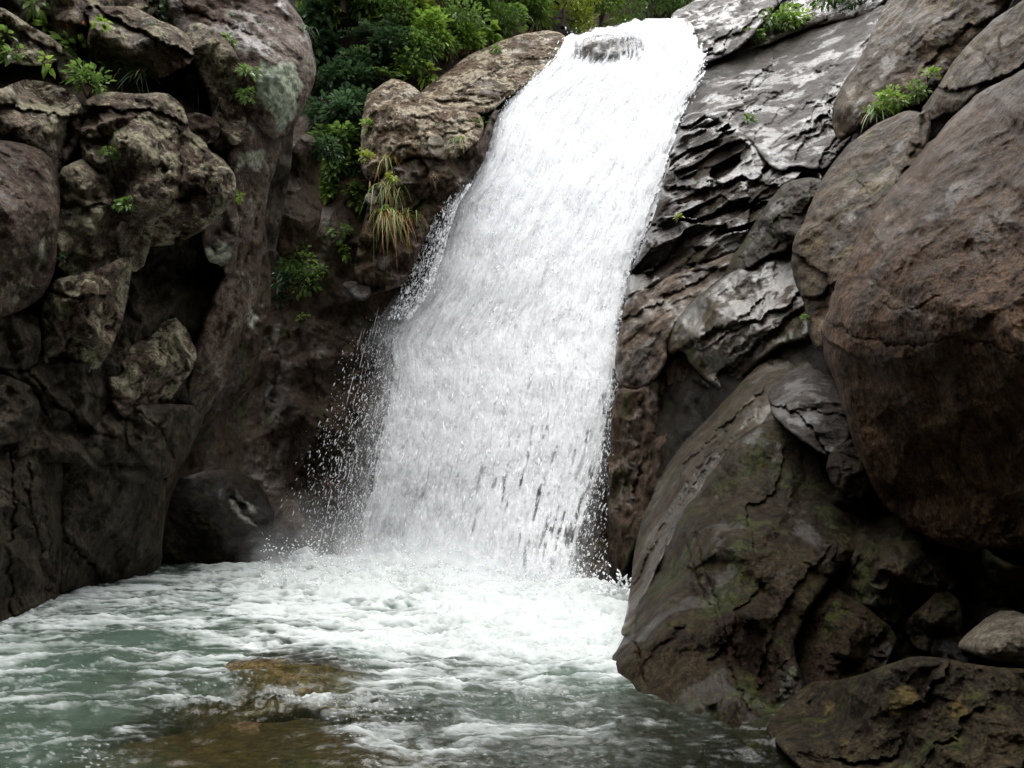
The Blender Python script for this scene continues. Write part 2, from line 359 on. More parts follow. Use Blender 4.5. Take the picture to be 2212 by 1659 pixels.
M['soil'] = rock_mat('soil', (.034, .024, .016), (.02, .014, .009), stain=(.015, .01, .006), stain_amt=.6, rough=(.8, .95), seed=16, moss=.5)
M['gold'] = rock_mat('golden_wet_stone', (.10, .072, .028), (.07, .048, .018), stain=(.02, .014, .006), stain_amt=.8, rough=(.2, .45), seed=17, grain=1, bscale=1.6, film=.8)

# ================================================================== cliffs behind everything (setting)
def cliff(name, outline, ctrl, mat, **kw):
    a = dict(step=6, rnd=10, rk=.2, it=1, lumps=(.7, .22), fine=(3., .06), thick=1.5, taper=1.0); a.update(kw)
    return rock(name, None, None, outline, ctrl, mat, kind='structure', **a)
cliff('cliff', [(-420, 1560), (-420, -420), (560, -420), (640, -60), (640, 300), (600, 520), (560, 700), (470, 900), (380, 1020), (330, 1250), (60, 1400)],
      [(-300, 1480, 8.3), (0, 1340, 8.6), (340, 1235, 12.5), (0, 700, 8.6), (300, 650, 10.3), (540, 500, 12.0), (0, 150, 9.0), (300, 60, 10.4), (600, 60, 11.6), (-400, 300, 7.6), (-400, 900, 7.6), (300, -350, 11), (500, 850, 12.6)],
      M['left_low'], seed=21, facet=(70, .35))
cliff('cliff', [(290, 1260), (330, 960), (470, 760), (560, 480), (600, 280), (640, 60), (660, -120), (800, -120), (840, 180), (940, 236), (1040, 205), (1150, 150), (1250, 60), (1420, 60), (1540, 120),
      (1500, 300), (1420, 560), (1360, 800), (1360, 1290), (1230, 1330), (1000, 1300), (760, 1240)],
      [(345, 1230, 14.6), (600, 1212, 13.9), (780, 1205, 13.8), (1000, 1240, 12.2), (1220, 1290, 10.7), (1340, 1270, 10.4), (480, 980, 15.0), (640, 900, 14.5), (800, 850, 14.6), (900, 650, 15.4),
       (1300, 800, 12.8), (700, 450, 15.4), (960, 480, 16.0), (700, 150, 17.2), (820, 220, 16.8), (1050, 280, 16.9), (1230, 100, 18.0), (1460, 90, 17.8), (1440, 400, 15.0)],
      M['brown'], seed=22, step=3.5, fine=(5., .045), facet=(64, .26), dents=[(430, 1010, 90, 1.1), (720, 120, 60, .9)],
      cracks=[([(560, 640), (600, 780), (590, 950)], 6, .12), ([(640, 700), (700, 900), (660, 1100)], 5, .1)])
cliff('cliff', [(1325, 1300), (1370, 1000), (1420, 700), (1460, 400), (1500, 150), (1540, 40), (1600, -120), (2500, -250), (2500, 1800), (1500, 1800), (1420, 1500)],
      [(1330, 1262, 10.6), (1400, 1200, 10.2), (1400, 1000, 10.3), (1500, 600, 12.0), (1500, 200, 16.0), (1600, 0, 20.0), (1800, 50, 18.5), (1780, 330, 11.8), (1900, 0, 17.0), (2200, 0, 9.2), (2100, 300, 8.0), (2212, 700, 5.6), (1900, 700, 7.3),
       (1760, 960, 7.2), (1700, 1300, 6.4), (2212, 1250, 5.0), (2212, 1659, 4.2), (1700, 1600, 4.9), (2450, 800, 4.8), (1500, 1450, 6.3)], M['cliff'], seed=23, facet=(70, .3))

# ================================================================== left side
def tight_rock(*a, **k):
    kw = dict(grow=8, rk=.55, it=1, facet=(46, .22), fine=(6, .03), lumps=(.9, .05)); kw.update(k); kw.pop('chunks', None); return rock(*a, **kw)
tight_rock('boulder', 'smooth grey boulder with a heart-shaped pale green lichen patch, leaning over the dark cleft', 'boulder',
     [(360, -60), (460, -60), (585, -60), (612, 0), (640, 34), (655, 66), (669, 100), (675, 140), (668, 186), (650, 232), (626, 272), (610, 292), (590, 292), (540, 260), (480, 240), (440, 160), (380, 60)],
     [(400, 0, 9.9), (500, 90, 10.0), (620, 30, 10.9), (600, 150, 9.9), (665, 150, 10.7), (610, 285, 10.6), (500, 230, 10.3)], M['lip'], seed=1, rnd=36, lumps=(1.1, .12), fine=(4, .04), thick=2.5, facet=(90, .16), step=3,
     patches=[[(563, 130), (580, 136), (592, 140), (604, 131), (625, 135), (646, 142), (651, 187), (643, 233), (611, 288), (598, 268), (573, 230), (549, 202), (551, 157)]],
     cracks=[([(573, 228), (592, 243), (608, 256)], 3, .06), ([(400, 25), (470, 45), (540, 75)], 5, .1), ([(540, 75), (600, 110), (650, 130)], 3, .05), ([(648, 142), (652, 200), (610, 290)], 3, .05)],
     ledges=[([(590, 70), (520, 30), (450, 15)], .12, 30)])
tight_rock('boulder', 'tall rounded stone slab with brown speckles, standing left of the pale lichen patch', 'boulder',
     [(404, 66), (427, 55), (447, 64), (480, 88), (507, 122), (521, 167), (528, 233), (524, 283), (514, 308), (494, 300), (468, 262), (459, 205), (438, 158), (422, 118), (404, 88)],
     [(420, 70, 9.7), (480, 130, 9.5), (520, 200, 10.0), (500, 300, 9.9), (460, 220, 9.8)], M['left'], seed=2, rnd=27, step=3, thick=1.2, cracks=[([(446, 66), (432, 90), (425, 110)], 2.5, .05), ([(470, 235), (500, 262), (524, 274)], 3, .07)])
tight_rock('boulder', 'dark mossy block wedged under the tall speckled slab', 'boulder',
     [(462, 262), (500, 268), (523, 278), (520, 320), (500, 352), (482, 345), (462, 312)], [(470, 270, 9.9), (520, 280, 10.1), (495, 345, 10.2)], M['left'], seed=3, rnd=14, step=3)
tight_rock('boulder', 'small pinkish block tucked between the big lichen boulder and the tall slab', 'stone',
     [(400, 252), (430, 250), (470, 268), (462, 300), (440, 304), (420, 290)], [(405, 255, 9.6), (465, 270, 9.7), (440, 300, 9.6)], M['left_smooth'], seed=4, rnd=9, step=3, jit=1.5)
tight_rock('boulder', 'long slanting boulder with a pale flat top and black hollow under its right end', 'boulder',
     [(182, 12), (230, 20), (290, 22), (330, 46), (376, 64), (404, 82), (414, 118), (400, 138), (372, 146), (350, 166), (318, 162), (280, 150), (232, 136), (202, 120), (194, 88), (204, 44)],
     [(200, 30, 9.0), (300, 30, 9.6), (400, 85, 9.5), (220, 60, 8.75), (400, 125, 9.2), (310, 155, 9.6), (210, 118, 9.3), (330, 85, 8.85)], M['left'], seed=5, rnd=12, step=3, ledges=[([(222, 26), (262, 40), (310, 66), (352, 90), (400, 110)], .25, 60)], lumps=(1.4, .1), thick=1.0)
tight_rock('boulder', 'angular block with a light top edge and dark brown underside, top left', 'boulder',
     [(100, 4), (130, -20), (166, 0), (200, 32), (203, 54), (192, 72), (186, 110), (170, 112), (150, 92), (124, 64), (98, 36)], [(105, 8, 9.1), (200, 35, 9.2), (150, 45, 8.8), (180, 105, 9.4), (120, 60, 9.2)], M['left'], seed=6, rnd=9, step=3, ledges=[([(100, 34), (150, 50), (200, 58)], .3, 30)])
tight_rock('boulder', 'pale weathered rock rising out of the top frame edge above the slanting boulder', 'boulder',
     [(140, -60), (330, -80), (340, 10), (320, 36), (290, 24), (230, 20), (180, 10)], [(150, -50, 10), (330, -60, 10.2), (300, 20, 9.9), (190, 8, 9.6)], M['left'], seed=7, rnd=12, step=4)
tight_rock('boulder', 'long flat slab sloping down from the left frame edge', 'boulder',
     [(-90, 0), (0, 24), (24, 36), (54, 60), (90, 78), (128, 102), (127, 114), (106, 134), (54, 134), (0, 124), (-90, 118)], [(-80, 10, 8.0), (0, 30, 8.3), (125, 105, 8.7), (50, 100, 8.4), (-80, 110, 8.0)], M['left'], seed=8, rnd=9, step=3, ledges=[([(0, 36), (50, 70), (120, 108)], .15, 30)])
tight_rock('boulder', 'small pale lichen stone at the end of the sloping slab', 'stone',
     [(126, 112), (142, 116), (161, 130), (161, 146), (148, 170), (138, 172), (130, 140)], [(128, 115, 8.9), (160, 135, 9.0), (142, 170, 8.9)], M['left'], seed=9, rnd=9, step=3, jit=1.5)
cliff('earth_bank', [(-80, 100), (60, 120), (150, 110), (230, 130), (330, 160), (420, 170), (470, 270), (440, 320), (300, 260), (180, 230), (60, 210), (-80, 240)],
      [(-70, 110, 8.7), (-70, 230, 8.1), (180, 130, 9.6), (180, 220, 8.9), (330, 165, 10.0), (330, 240, 9.2), (450, 280, 9.9)], M['soil'], seed=24, step=4, fine=(6, .05))
tight_rock('boulder', 'broad lichen-covered boulder with a flat top and brown moss stains, middle of the left cliff', 'boulder',
     [(184, 226), (214, 208), (250, 206), (298, 212), (352, 206), (384, 226), (398, 258), (402, 288), (434, 306), (446, 330), (494, 370), (504, 394), (496, 426), (480, 452), (440, 486), (400, 512), (352, 526), (318, 524), (300, 492), (262, 470), (238, 430), (200, 402), (180, 330)],
     [(190, 225, 8.5), (380, 220, 9.2), (300, 240, 8.35), (200, 400, 8.5), (300, 380, 8.25), (400, 350, 8.75), (490, 400, 9.3), (400, 500, 9.3), (320, 515, 8.9)], M['left'], seed=10, step=3, rnd=12, facet=(60, .3), lumps=(1.2, .06), fine=(6, .04), thick=1.5,
     ledges=[([(196, 226), (260, 234), (330, 236), (390, 262)], .16, 50), ([(330, 480), (390, 420), (420, 400), (470, 430)], .2, 35)], chunks=((1.7, 1.7, 1.5), .26, .04), cracks=[([(384, 232), (394, 300), (388, 360), (392, 430)], 4, .12), ([(398, 290), (440, 340), (442, 420)], 3, .08)],
     dents=[(400, 425, 22, .25)])
tight_rock('boulder', 'ridged grey boulder with rounded right flank, right of the broad lichen boulder', 'boulder',
     [(440, 326), (470, 344), (496, 372), (505, 398), (498, 430), (504, 450), (510, 480), (506, 540), (498, 600), (480, 566), (452, 560), (440, 500), (452, 440)], [(450, 340, 9.6), (500, 400, 9.9), (505, 520, 10.2), (450, 550, 9.9), (470, 450, 9.6)], M['left_smooth'], seed=11, step=3, rnd=19, dents=[(470, 500, 16, .35), (460, 530, 14, .2)], ledges=[([(440, 520), (470, 540), (500, 530)], .12, 20)], patches=[[(440, 540), (470, 520), (500, 535), (498, 560), (470, 568), (446, 562)]])
tight_rock('boulder', 'broken mossy block with white lichen spots, below and left of the broad lichen boulder', 'boulder',
     [(130, 372), (170, 356), (206, 336), (246, 352), (262, 362), (250, 408), (240, 440), (250, 468), (262, 500), (270, 560), (200, 590), (140, 600), (120, 520), (124, 440)],
     [(140, 380, 8.2), (250, 360, 8.6), (200, 420, 8.1), (130, 590, 8.3), (260, 560, 8.8)], M['left'], seed=12, step=3, rnd=12, chunks=((2.2, 2.2, 1.8), .2), ledges=[([(140, 430), (190, 440), (245, 444)], .14, 30)], lumps=(1.3, .1))
tight_rock('boulder', 'small lumpy block stained dark, wedged below the lichen boulder', 'stone',
     [(262, 486), (284, 476), (306, 488), (319, 508), (314, 540), (300, 580), (268, 574), (258, 520)], [(265, 490, 8.6), (318, 510, 9.0), (290, 575, 9.0)], M['left'], seed=13, step=3, rnd=11, chunks=((3, 3, 3), .1))
tight_rock('boulder', 'pale-topped grey boulder at the left frame edge, upper one of two', 'boulder',
     [(-80, 190), (0, 204), (26, 188), (66, 178), (110, 188), (150, 202), (160, 216), (178, 246), (172, 300), (150, 332), (128, 372), (104, 350), (60, 330), (0, 316), (-80, 330)],
     [(-80, 210, 7.4), (60, 185, 8.2), (160, 220, 8.4), (40, 260, 7.6), (170, 300, 8.3), (120, 360, 8.2), (0, 310, 7.7)], M['left'], seed=14, step=3, rnd=19, ledges=[([(-10, 218), (40, 232), (90, 240), (150, 250)], .18, 40)], patches=[[(0, 212), (40, 214), (64, 222), (60, 234), (20, 226)]], chunks=((1.6, 1.6, 1.6), .2, .04), cracks=[([(150, 260), (145, 310), (130, 360)], 4, .12)])
tight_rock('boulder', 'tall smooth purple-grey boulder at the left frame edge with a pale streak', 'boulder',
     [(-120, 300), (0, 312), (66, 320), (100, 342), (122, 382), (121, 466), (114, 552), (110, 594), (74, 650), (0, 680), (-120, 690)],
     [(-100, 330, 6.8), (0, 330, 7.2), (110, 370, 7.9), (20, 450, 6.95), (115, 560, 7.9), (0, 660, 7.3), (-100, 670, 6.9)], M['left_smooth'], seed=15, step=3, rnd=34, facet=(80, .12), lumps=(1, .1), cracks=[([(0, 400), (30, 415), (60, 450)], 5, .05), ([(70, 650), (60, 520), (90, 420)], 3, .03)], patches=[[(80, 560), (84, 520), (92, 510), (98, 545), (84, 592)]], thick=1.5)
tight_rock('boulder', 'wedge-shaped block with a pale flat top ending in a sharp corner', 'boulder',
     [(112, 616), (160, 602), (205, 592), (250, 572), (276, 558), (279, 572), (264, 662), (253, 704), (220, 776), (176, 813), (134, 813), (106, 800), (94, 690)],
     [(115, 615, 8.25), (275, 562, 8.7), (190, 632, 7.95), (264, 660, 8.55), (170, 720, 8.1), (180, 810, 8.7), (100, 780, 8.35)], M['left'], seed=16, step=3, rnd=11, it=1, lumps=(1.2, .07), ledges=[([(112, 622), (150, 640), (200, 640), (240, 640), (262, 590)], .12, 30)], cracks=[([(137, 812), (140, 750), (150, 728), (200, 760), (220, 776)], 4, .15)], thick=1.3)
tight_rock('boulder', 'lumpy bulging boulder with reddish flecks under the black overhang', 'boulder',
     [(240, 810), (262, 760), (300, 692), (348, 678), (386, 700), (405, 732), (419, 764), (412, 792), (376, 836), (352, 882), (300, 906), (262, 890), (240, 850)],
     [(250, 805, 9.2), (300, 700, 9.55), (400, 730, 10.1), (330, 780, 9.35), (410, 790, 10.0), (280, 895, 9.25), (350, 880, 9.8)], M['left'], seed=17, step=3, rnd=22, facet=(50, .22), cracks=[([(412, 740), (395, 800), (340, 850), (290, 872)], 4, .1), ([(400, 790), (360, 850), (300, 890)], 3, .06)], chunks=((2.2, 2.2, 1.6), .24, .04), lumps=(1.4, .12))
rock('boulder', 'tall smooth pillar-like rock curving down from under the lichen patch', 'boulder', grow=3, rk=.9,
     outline=[(492, 330), (520, 300), (532, 250), (545, 238), (562, 230), (582, 246), (602, 276), (608, 306), (596, 350), (580, 400), (570, 450), (566, 510), (562, 570), (556, 630), (544, 700), (520, 770), (488, 830), (450, 884), (410, 930), (390, 900), (412, 800), (430, 740), (446, 680), (470, 620), (490, 580), (494, 520), (490, 460), (490, 400)],
     ctrl=[(560, 240, 10.4), (600, 300, 10.8), (540, 310, 10.15), (560, 420, 10.75), (500, 480, 10.3), (560, 560, 11.0), (490, 640, 10.4), (545, 690, 11.2), (470, 720, 10.5), (430, 880, 10.9), (525, 500, 10.6), (500, 800, 11.1)],
     mat=M['left_smooth'], seed=18, step=3, rnd=34, lumps=(1.3, .1), fine=(6, .03), facet=(70, .12), ridged=((1.6, 1.6, .5), .04), patches=[[(512, 340), (540, 318), (570, 326), (578, 350), (560, 372), (530, 360), (510, 372)]], thick=1.0, cracks=[([(556, 470), (530, 560), (505, 660), (470, 760)], 4, .08), ([(500, 420), (520, 470), (510, 560)], 4, .05)], dents=[(440, 660, 14, .3)])
rock('boulder', 'dark reddish outer flank of rock beside the pillar, with a pale spot painted as a wet glint', 'boulder', grow=2, rk=1.,
     outline=[(556, 470), (572, 490), (582, 560), (586, 645), (566, 732), (547, 822), (502, 884), (442, 914), (396, 960), (360, 1080), (340, 1040), (390, 900), (470, 790), (510, 700), (540, 600)],
     ctrl=[(560, 500, 11.4), (582, 640, 11.7), (520, 700, 11.2), (547, 820, 11.7), (440, 880, 11.3), (360, 1060, 11.5)], mat=M['brown'], seed=19, step=3, rnd=22, facet=(60, .16), fine=(6, .04), patches=[[(532, 676), (545, 664), (556, 690), (552, 712), (538, 700)]])  # pale matte patch paints in the wet glint
tight_rock('boulder', 'upright dark rock fin in the cleft behind the pillar', 'boulder',
     [(600, 420), (630, 340), (656, 296), (672, 300), (690, 330), (680, 400), (690, 470), (660, 540), (620, 560), (590, 520)], [(610, 420, 13.0), (660, 310, 13.3), (685, 400, 13.8), (620, 550, 13.2), (650, 450, 12.9)], M['brown'], seed=20, step=3, rnd=18, facet=(40, .16), fine=(6, .04))
# lower wall
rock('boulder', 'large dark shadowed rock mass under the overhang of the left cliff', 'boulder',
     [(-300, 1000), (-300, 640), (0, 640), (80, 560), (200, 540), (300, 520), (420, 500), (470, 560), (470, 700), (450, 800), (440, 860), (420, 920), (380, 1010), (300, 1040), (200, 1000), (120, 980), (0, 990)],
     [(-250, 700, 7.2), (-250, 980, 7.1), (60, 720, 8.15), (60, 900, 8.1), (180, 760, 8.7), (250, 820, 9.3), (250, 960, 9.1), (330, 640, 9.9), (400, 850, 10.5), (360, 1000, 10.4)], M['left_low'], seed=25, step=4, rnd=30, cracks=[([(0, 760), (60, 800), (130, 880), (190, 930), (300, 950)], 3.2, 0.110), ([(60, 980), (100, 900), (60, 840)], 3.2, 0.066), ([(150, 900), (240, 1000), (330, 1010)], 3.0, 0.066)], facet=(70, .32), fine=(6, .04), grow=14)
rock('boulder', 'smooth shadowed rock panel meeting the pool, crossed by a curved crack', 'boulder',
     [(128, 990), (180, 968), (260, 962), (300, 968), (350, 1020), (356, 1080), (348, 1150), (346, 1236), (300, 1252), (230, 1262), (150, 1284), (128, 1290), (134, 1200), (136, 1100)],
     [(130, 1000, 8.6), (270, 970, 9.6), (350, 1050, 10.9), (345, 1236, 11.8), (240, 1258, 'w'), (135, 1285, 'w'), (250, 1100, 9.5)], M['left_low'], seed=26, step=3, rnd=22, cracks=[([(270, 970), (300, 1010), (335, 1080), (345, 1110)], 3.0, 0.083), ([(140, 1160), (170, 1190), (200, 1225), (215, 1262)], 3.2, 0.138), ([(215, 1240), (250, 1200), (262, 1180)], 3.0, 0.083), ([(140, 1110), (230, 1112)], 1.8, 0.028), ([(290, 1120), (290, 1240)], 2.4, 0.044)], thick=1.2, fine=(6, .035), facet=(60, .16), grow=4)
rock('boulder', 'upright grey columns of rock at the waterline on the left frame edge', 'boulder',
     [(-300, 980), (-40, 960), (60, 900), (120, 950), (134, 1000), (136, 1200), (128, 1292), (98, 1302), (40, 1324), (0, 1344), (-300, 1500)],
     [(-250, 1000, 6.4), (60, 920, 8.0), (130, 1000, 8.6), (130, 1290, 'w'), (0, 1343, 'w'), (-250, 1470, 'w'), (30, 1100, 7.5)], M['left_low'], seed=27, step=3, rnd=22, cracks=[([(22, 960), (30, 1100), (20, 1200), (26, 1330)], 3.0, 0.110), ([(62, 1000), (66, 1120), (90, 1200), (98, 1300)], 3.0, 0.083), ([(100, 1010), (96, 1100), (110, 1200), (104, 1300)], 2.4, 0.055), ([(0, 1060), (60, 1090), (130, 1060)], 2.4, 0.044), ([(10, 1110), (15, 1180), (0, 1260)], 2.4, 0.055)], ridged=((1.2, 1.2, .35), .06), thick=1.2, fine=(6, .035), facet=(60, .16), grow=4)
tight_rock('boulder', 'small dark block under the tall purple-grey boulder at the left frame edge', 'boulder',
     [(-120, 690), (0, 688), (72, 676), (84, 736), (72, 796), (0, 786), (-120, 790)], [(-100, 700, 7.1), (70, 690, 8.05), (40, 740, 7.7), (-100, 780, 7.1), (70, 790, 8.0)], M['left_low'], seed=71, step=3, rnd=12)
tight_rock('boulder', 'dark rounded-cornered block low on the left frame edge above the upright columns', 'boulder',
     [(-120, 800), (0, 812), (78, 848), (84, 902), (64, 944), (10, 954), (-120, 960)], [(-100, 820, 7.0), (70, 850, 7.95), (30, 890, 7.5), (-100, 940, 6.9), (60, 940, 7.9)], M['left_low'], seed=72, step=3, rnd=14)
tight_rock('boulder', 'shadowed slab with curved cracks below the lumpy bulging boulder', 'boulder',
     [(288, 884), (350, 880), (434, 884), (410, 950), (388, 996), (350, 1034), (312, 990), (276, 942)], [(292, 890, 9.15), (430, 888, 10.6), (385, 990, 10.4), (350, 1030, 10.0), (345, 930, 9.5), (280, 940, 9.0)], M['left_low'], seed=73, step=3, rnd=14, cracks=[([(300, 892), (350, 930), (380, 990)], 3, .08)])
# ================================================================== back corner beside the fall
rock('boulder', 'low rounded dark boulder in the cave corner with a painted pale glint along a curved groove', 'boulder',
     [(296, 1236), (300, 1120), (350, 1050), (440, 1022), (500, 1020), (550, 1040), (575, 1080), (590, 1130), (610, 1215), (480, 1222), (360, 1225)],
     [(360, 1215, 13.0), (500, 1040, 14.0), (500, 1130, 13.2), (600, 1212, 'w'), (480, 1218, 'w'), (345, 1180, 12.6)], M['cliff'], seed=28, step=3, rnd=22, facet=(70, .14), grow=6, dents=[(522, 1096, 12, .12)], cracks=[([(502, 1070), (515, 1098), (545, 1130)], 6, .18)], patches=[[(498, 1076), (506, 1080), (520, 1104), (546, 1126), (548, 1138), (524, 1124), (506, 1100)], [(520, 1074), (546, 1092), (560, 1110), (548, 1114), (530, 1096)]])  # pale patches paint in the glint along the groove
rock('boulder', 'grey domed boulder at the pool edge beside the dark cave', 'boulder',
     [(586, 1130), (600, 1086), (630, 1074), (652, 1100), (664, 1140), (672, 1200), (660, 1216), (600, 1216)], [(590, 1130, 13.6), (630, 1085, 13.6), (640, 1150, 13.1), (665, 1212, 'w'), (600, 1214, 'w')], M['left_smooth'], seed=29, step=3, rnd=26)
rock('boulder', 'tan knobbly boulder with white pebble-like lumps left of the waterfall top', 'boulder',
     [(788, 210), (800, 196), (836, 176), (850, 168), (892, 184), (924, 212), (970, 230), (1012, 236), (1042, 250), (1046, 300), (1012, 320), (980, 350), (930, 342), (880, 336), (830, 372), (800, 400), (776, 360), (780, 290)],
     [(800, 200, 15.4), (850, 172, 15.8), (1030, 250, 15.2), (880, 260, 14.6), (790, 380, 14.6), (960, 330, 14.4), (1010, 315, 14.5)], M['tan'], seed=30, step=2.5, rnd=24, lumps=(1, .12), fine=(5, .07), facet=(36, .18), ledges=[([(830, 340), (900, 300), (980, 286), (1040, 270)], .12, 25), ([(900, 250), (960, 262), (1040, 262)], .08, 20)], thick=2)
rock('rock_slab', 'long tan rock slab sloping up to the crest, left of the falling water', 'rock slab',
     [(884, 214), (920, 190), (960, 160), (1000, 126), (1060, 98), (1130, 72), (1180, 64), (1222, 72), (1226, 96), (1204, 132), (1180, 156), (1130, 188), (1090, 214), (1050, 250), (1000, 240), (930, 224)],
     [(900, 215, 16.0), (1000, 130, 17.2), (1100, 85, 18.0), (1215, 75, 18.4), (1215, 110, 17.6), (1100, 190, 16.2), (1040, 245, 15.4), (1050, 160, 16.5)], M['tan'], seed=31, step=2.5, rnd=14, lumps=(1, .1), fine=(4, .05), ridged=((.7, .7, 3.), .06), ledges=[([(1000, 190), (1080, 150), (1160, 120)], .1, 25), ([(960, 218), (1040, 226), (1100, 200)], .12, 20)], cracks=[([(1010, 180), (1090, 140), (1200, 100)], 3, .08)], thick=1.5)
rock('boulder', 'dark wet broken rock face between the tan boulder and the left rim of the fall', 'boulder',
     [(930, 336), (980, 330), (1012, 312), (1046, 290), (1060, 240), (1080, 236), (1062, 290), (1046, 350), (1010, 400), (960, 450), (930, 480), (900, 560), (870, 620), (800, 640), (760, 600), (780, 500), (800, 420), (850, 350)],
     [(940, 345, 14.35), (1050, 290, 15.2), (1040, 350, 14.9), (960, 440, 14.4), (860, 400, 14.1), (880, 580, 14.0), (780, 600, 13.9), (800, 440, 14.1)], M['brown'], seed=32, step=2.5, rnd=14, facet=(34, .28), fine=(6, .04), ledges=[([(830, 352), (880, 334), (922, 348), (924, 380)], .3, 25), ([(800, 520), (880, 470), (930, 420)], .15, 30)])
rock('stone', 'angular grey block perched on the tan boulder beside the fall', 'stone',
     [(925, 296), (945, 290), (958, 300), (963, 330), (945, 342), (928, 332), (922, 312)], [(926, 300, 14.15), (960, 320, 14.2), (940, 340, 14.05)], M['stone'], seed=33, step=2.5, rnd=5, it=1, jit=1, lumps=(2, .02), fine=(6, .01), thick=.4, ledges=[([(922, 312), (945, 314), (962, 306)], .06, 20)])
rock('stone', 'small pale grey stone left of the hanging grass', 'stone',
     [(786, 424), (796, 415), (812, 420), (818, 440), (806, 446), (792, 444)], [(788, 425, 13.95), (816, 440, 13.95), (800, 442, 13.9)], M['stone'], seed=34, step=2.5, rnd=9, jit=1, lumps=(2, .02), fine=(6, .01), thick=.3)
rock('stone', 'shiny wet grey stone embedded in the brown wall left of the spray', 'stone',
     [(734, 612), (760, 604), (800, 618), (802, 640), (780, 654), (756, 640)], [(736, 614, 14.0), (800, 625, 13.8), (775, 650, 13.75)], M['wet_slab'], seed=35, step=2.5, rnd=10, jit=1.5, lumps=(2, .03), fine=(6, .015), thick=.35)
rock('stone', 'small grey wet stone by the left rim of the spray', 'stone',
     [(812, 568), (822, 554), (842, 552), (846, 576), (828, 590), (814, 584)], [(814, 570, 13.75), (844, 565, 13.75), (828, 588, 13.7)], M['wet_slab'], seed=36, step=2.5, rnd=9, jit=1, lumps=(2, .02), fine=(6, .01), thick=.3)

# ================================================================== right side
rock('rock_slab', 'streaming wet slab at the crest, right of the lip of the fall', 'rock slab',
     [(1442, 30), (1500, 6), (1560, -60), (1700, -90), (1760, -90), (1690, 0), (1640, 60), (1596, 108), (1552, 128), (1500, 140), (1478, 124), (1462, 80)],
     [(1445, 35, 18.6), (1520, 0, 19.4), (1700, -80, 20), (1600, 90, 16.6), (1500, 130, 16.8), (1620, 10, 17.8)], M['wet_slab'], seed=40, step=2.5, rnd=10, lumps=(.8, .16), fine=(6, 0.025), facet=(60, .16), ridged=((2, 2, 2), .10), streak=((1480, 120, 16.8), (1660, -40, 19.5), 3.), ledges=steps((1480, 120), (1660, -40), (90, 40), 9, .16, 12, 7, 6), thick=1.5)
rock('rock_slab', 'narrow dark slab under the green strip of plants, top right', 'rock slab',
     [(1545, 132), (1600, 80), (1660, 20), (1720, -80), (1960, -90), (1912, 8), (1860, 40), (1760, 52), (1668, 92), (1610, 112)],
     [(1555, 128, 17.2), (1660, 20, 18.4), (1720, -70, 20.0), (1900, 0, 16.3), (1760, 50, 17.2), (1660, 90, 17.2)], M['fract'], seed=41, step=3, rnd=10, chunks=((1.2, 1.2, 2), .15), thick=1.2)
rock('rock_slab', 'broad glistening wet slab streaked with highlights, upper right of the fall', 'rock slab',
     [(1476, 262), (1486, 214), (1520, 172), (1552, 130), (1596, 108), (1668, 88), (1762, 48), (1860, 28), (1910, 6), (1960, 20), (1930, 160), (1880, 270), (1836, 306), (1800, 346), (1770, 372), (1720, 352), (1682, 376), (1650, 340), (1616, 296), (1576, 276), (1530, 250)],
     [(1480, 255, 14.6), (1555, 130, 17.6), (1670, 90, 17.6), (1760, 50, 17.6), (1905, 15, 16.0), (1530, 240, 14.0), (1620, 290, 12.5), (1680, 365, 11.2), (1770, 365, 10.6), (1850, 290, 11.2), (1700, 200, 14.2), (1880, 120, 13.8)],
     M['wet_slab'], seed=42, step=2.5, rnd=12, lumps=(.9, .12), fine=(6, 0.028), ridged=((1.3, 1.3, 1.3), .14), streak=((1500, 250, 14.3), (1800, 70, 17.0), 4.5), facet=(90, .06),
     ledges=steps((1490, 262), (1690, 110), (290, 130), 20, .13, 12, 5, 7) + steps((1640, 360), (1860, 150), (120, 30), 8, .16, 14, 6, 6), thick=1.5)
rock('boulder', 'dark shattered rock face in wet ledges along the right rim of the fall', 'boulder',
     [(1474, 250), (1510, 238), (1570, 262), (1614, 288), (1650, 336), (1682, 372), (1770, 366), (1780, 392), (1750, 440), (1700, 470), (1640, 520), (1600, 560), (1560, 590), (1460, 596), (1380, 640), (1345, 650), (1360, 590), (1400, 500), (1424, 430), (1446, 330)],
     [(1480, 255, 14.5), (1600, 285, 12.75), (1650, 340, 11.9), (1680, 375, 11.35), (1770, 375, 10.7), (1450, 340, 13.6), (1420, 450, 12.8), (1370, 600, 12.0), (1560, 440, 11.7), (1600, 550, 10.7), (1450, 590, 11.5), (1700, 460, 10.6)],
     M['fract'], seed=43, step=2.5, rnd=10, lumps=(1, .12), fine=(7, .04), chunks=((1.9, 1.9, 2.3), .5, .06), streak=((1450, 420, 12.6), (1640, 330, 12.1), 1.5),
     ledges=[([(1440, 400), (1520, 410), (1600, 380), (1660, 400)], .25, 25), ([(1420, 480), (1500, 470), (1590, 440), (1690, 440)], .25, 25), ([(1620, 500), (1620, 400), (1660, 350)], .25, 20)], thick=1.2)
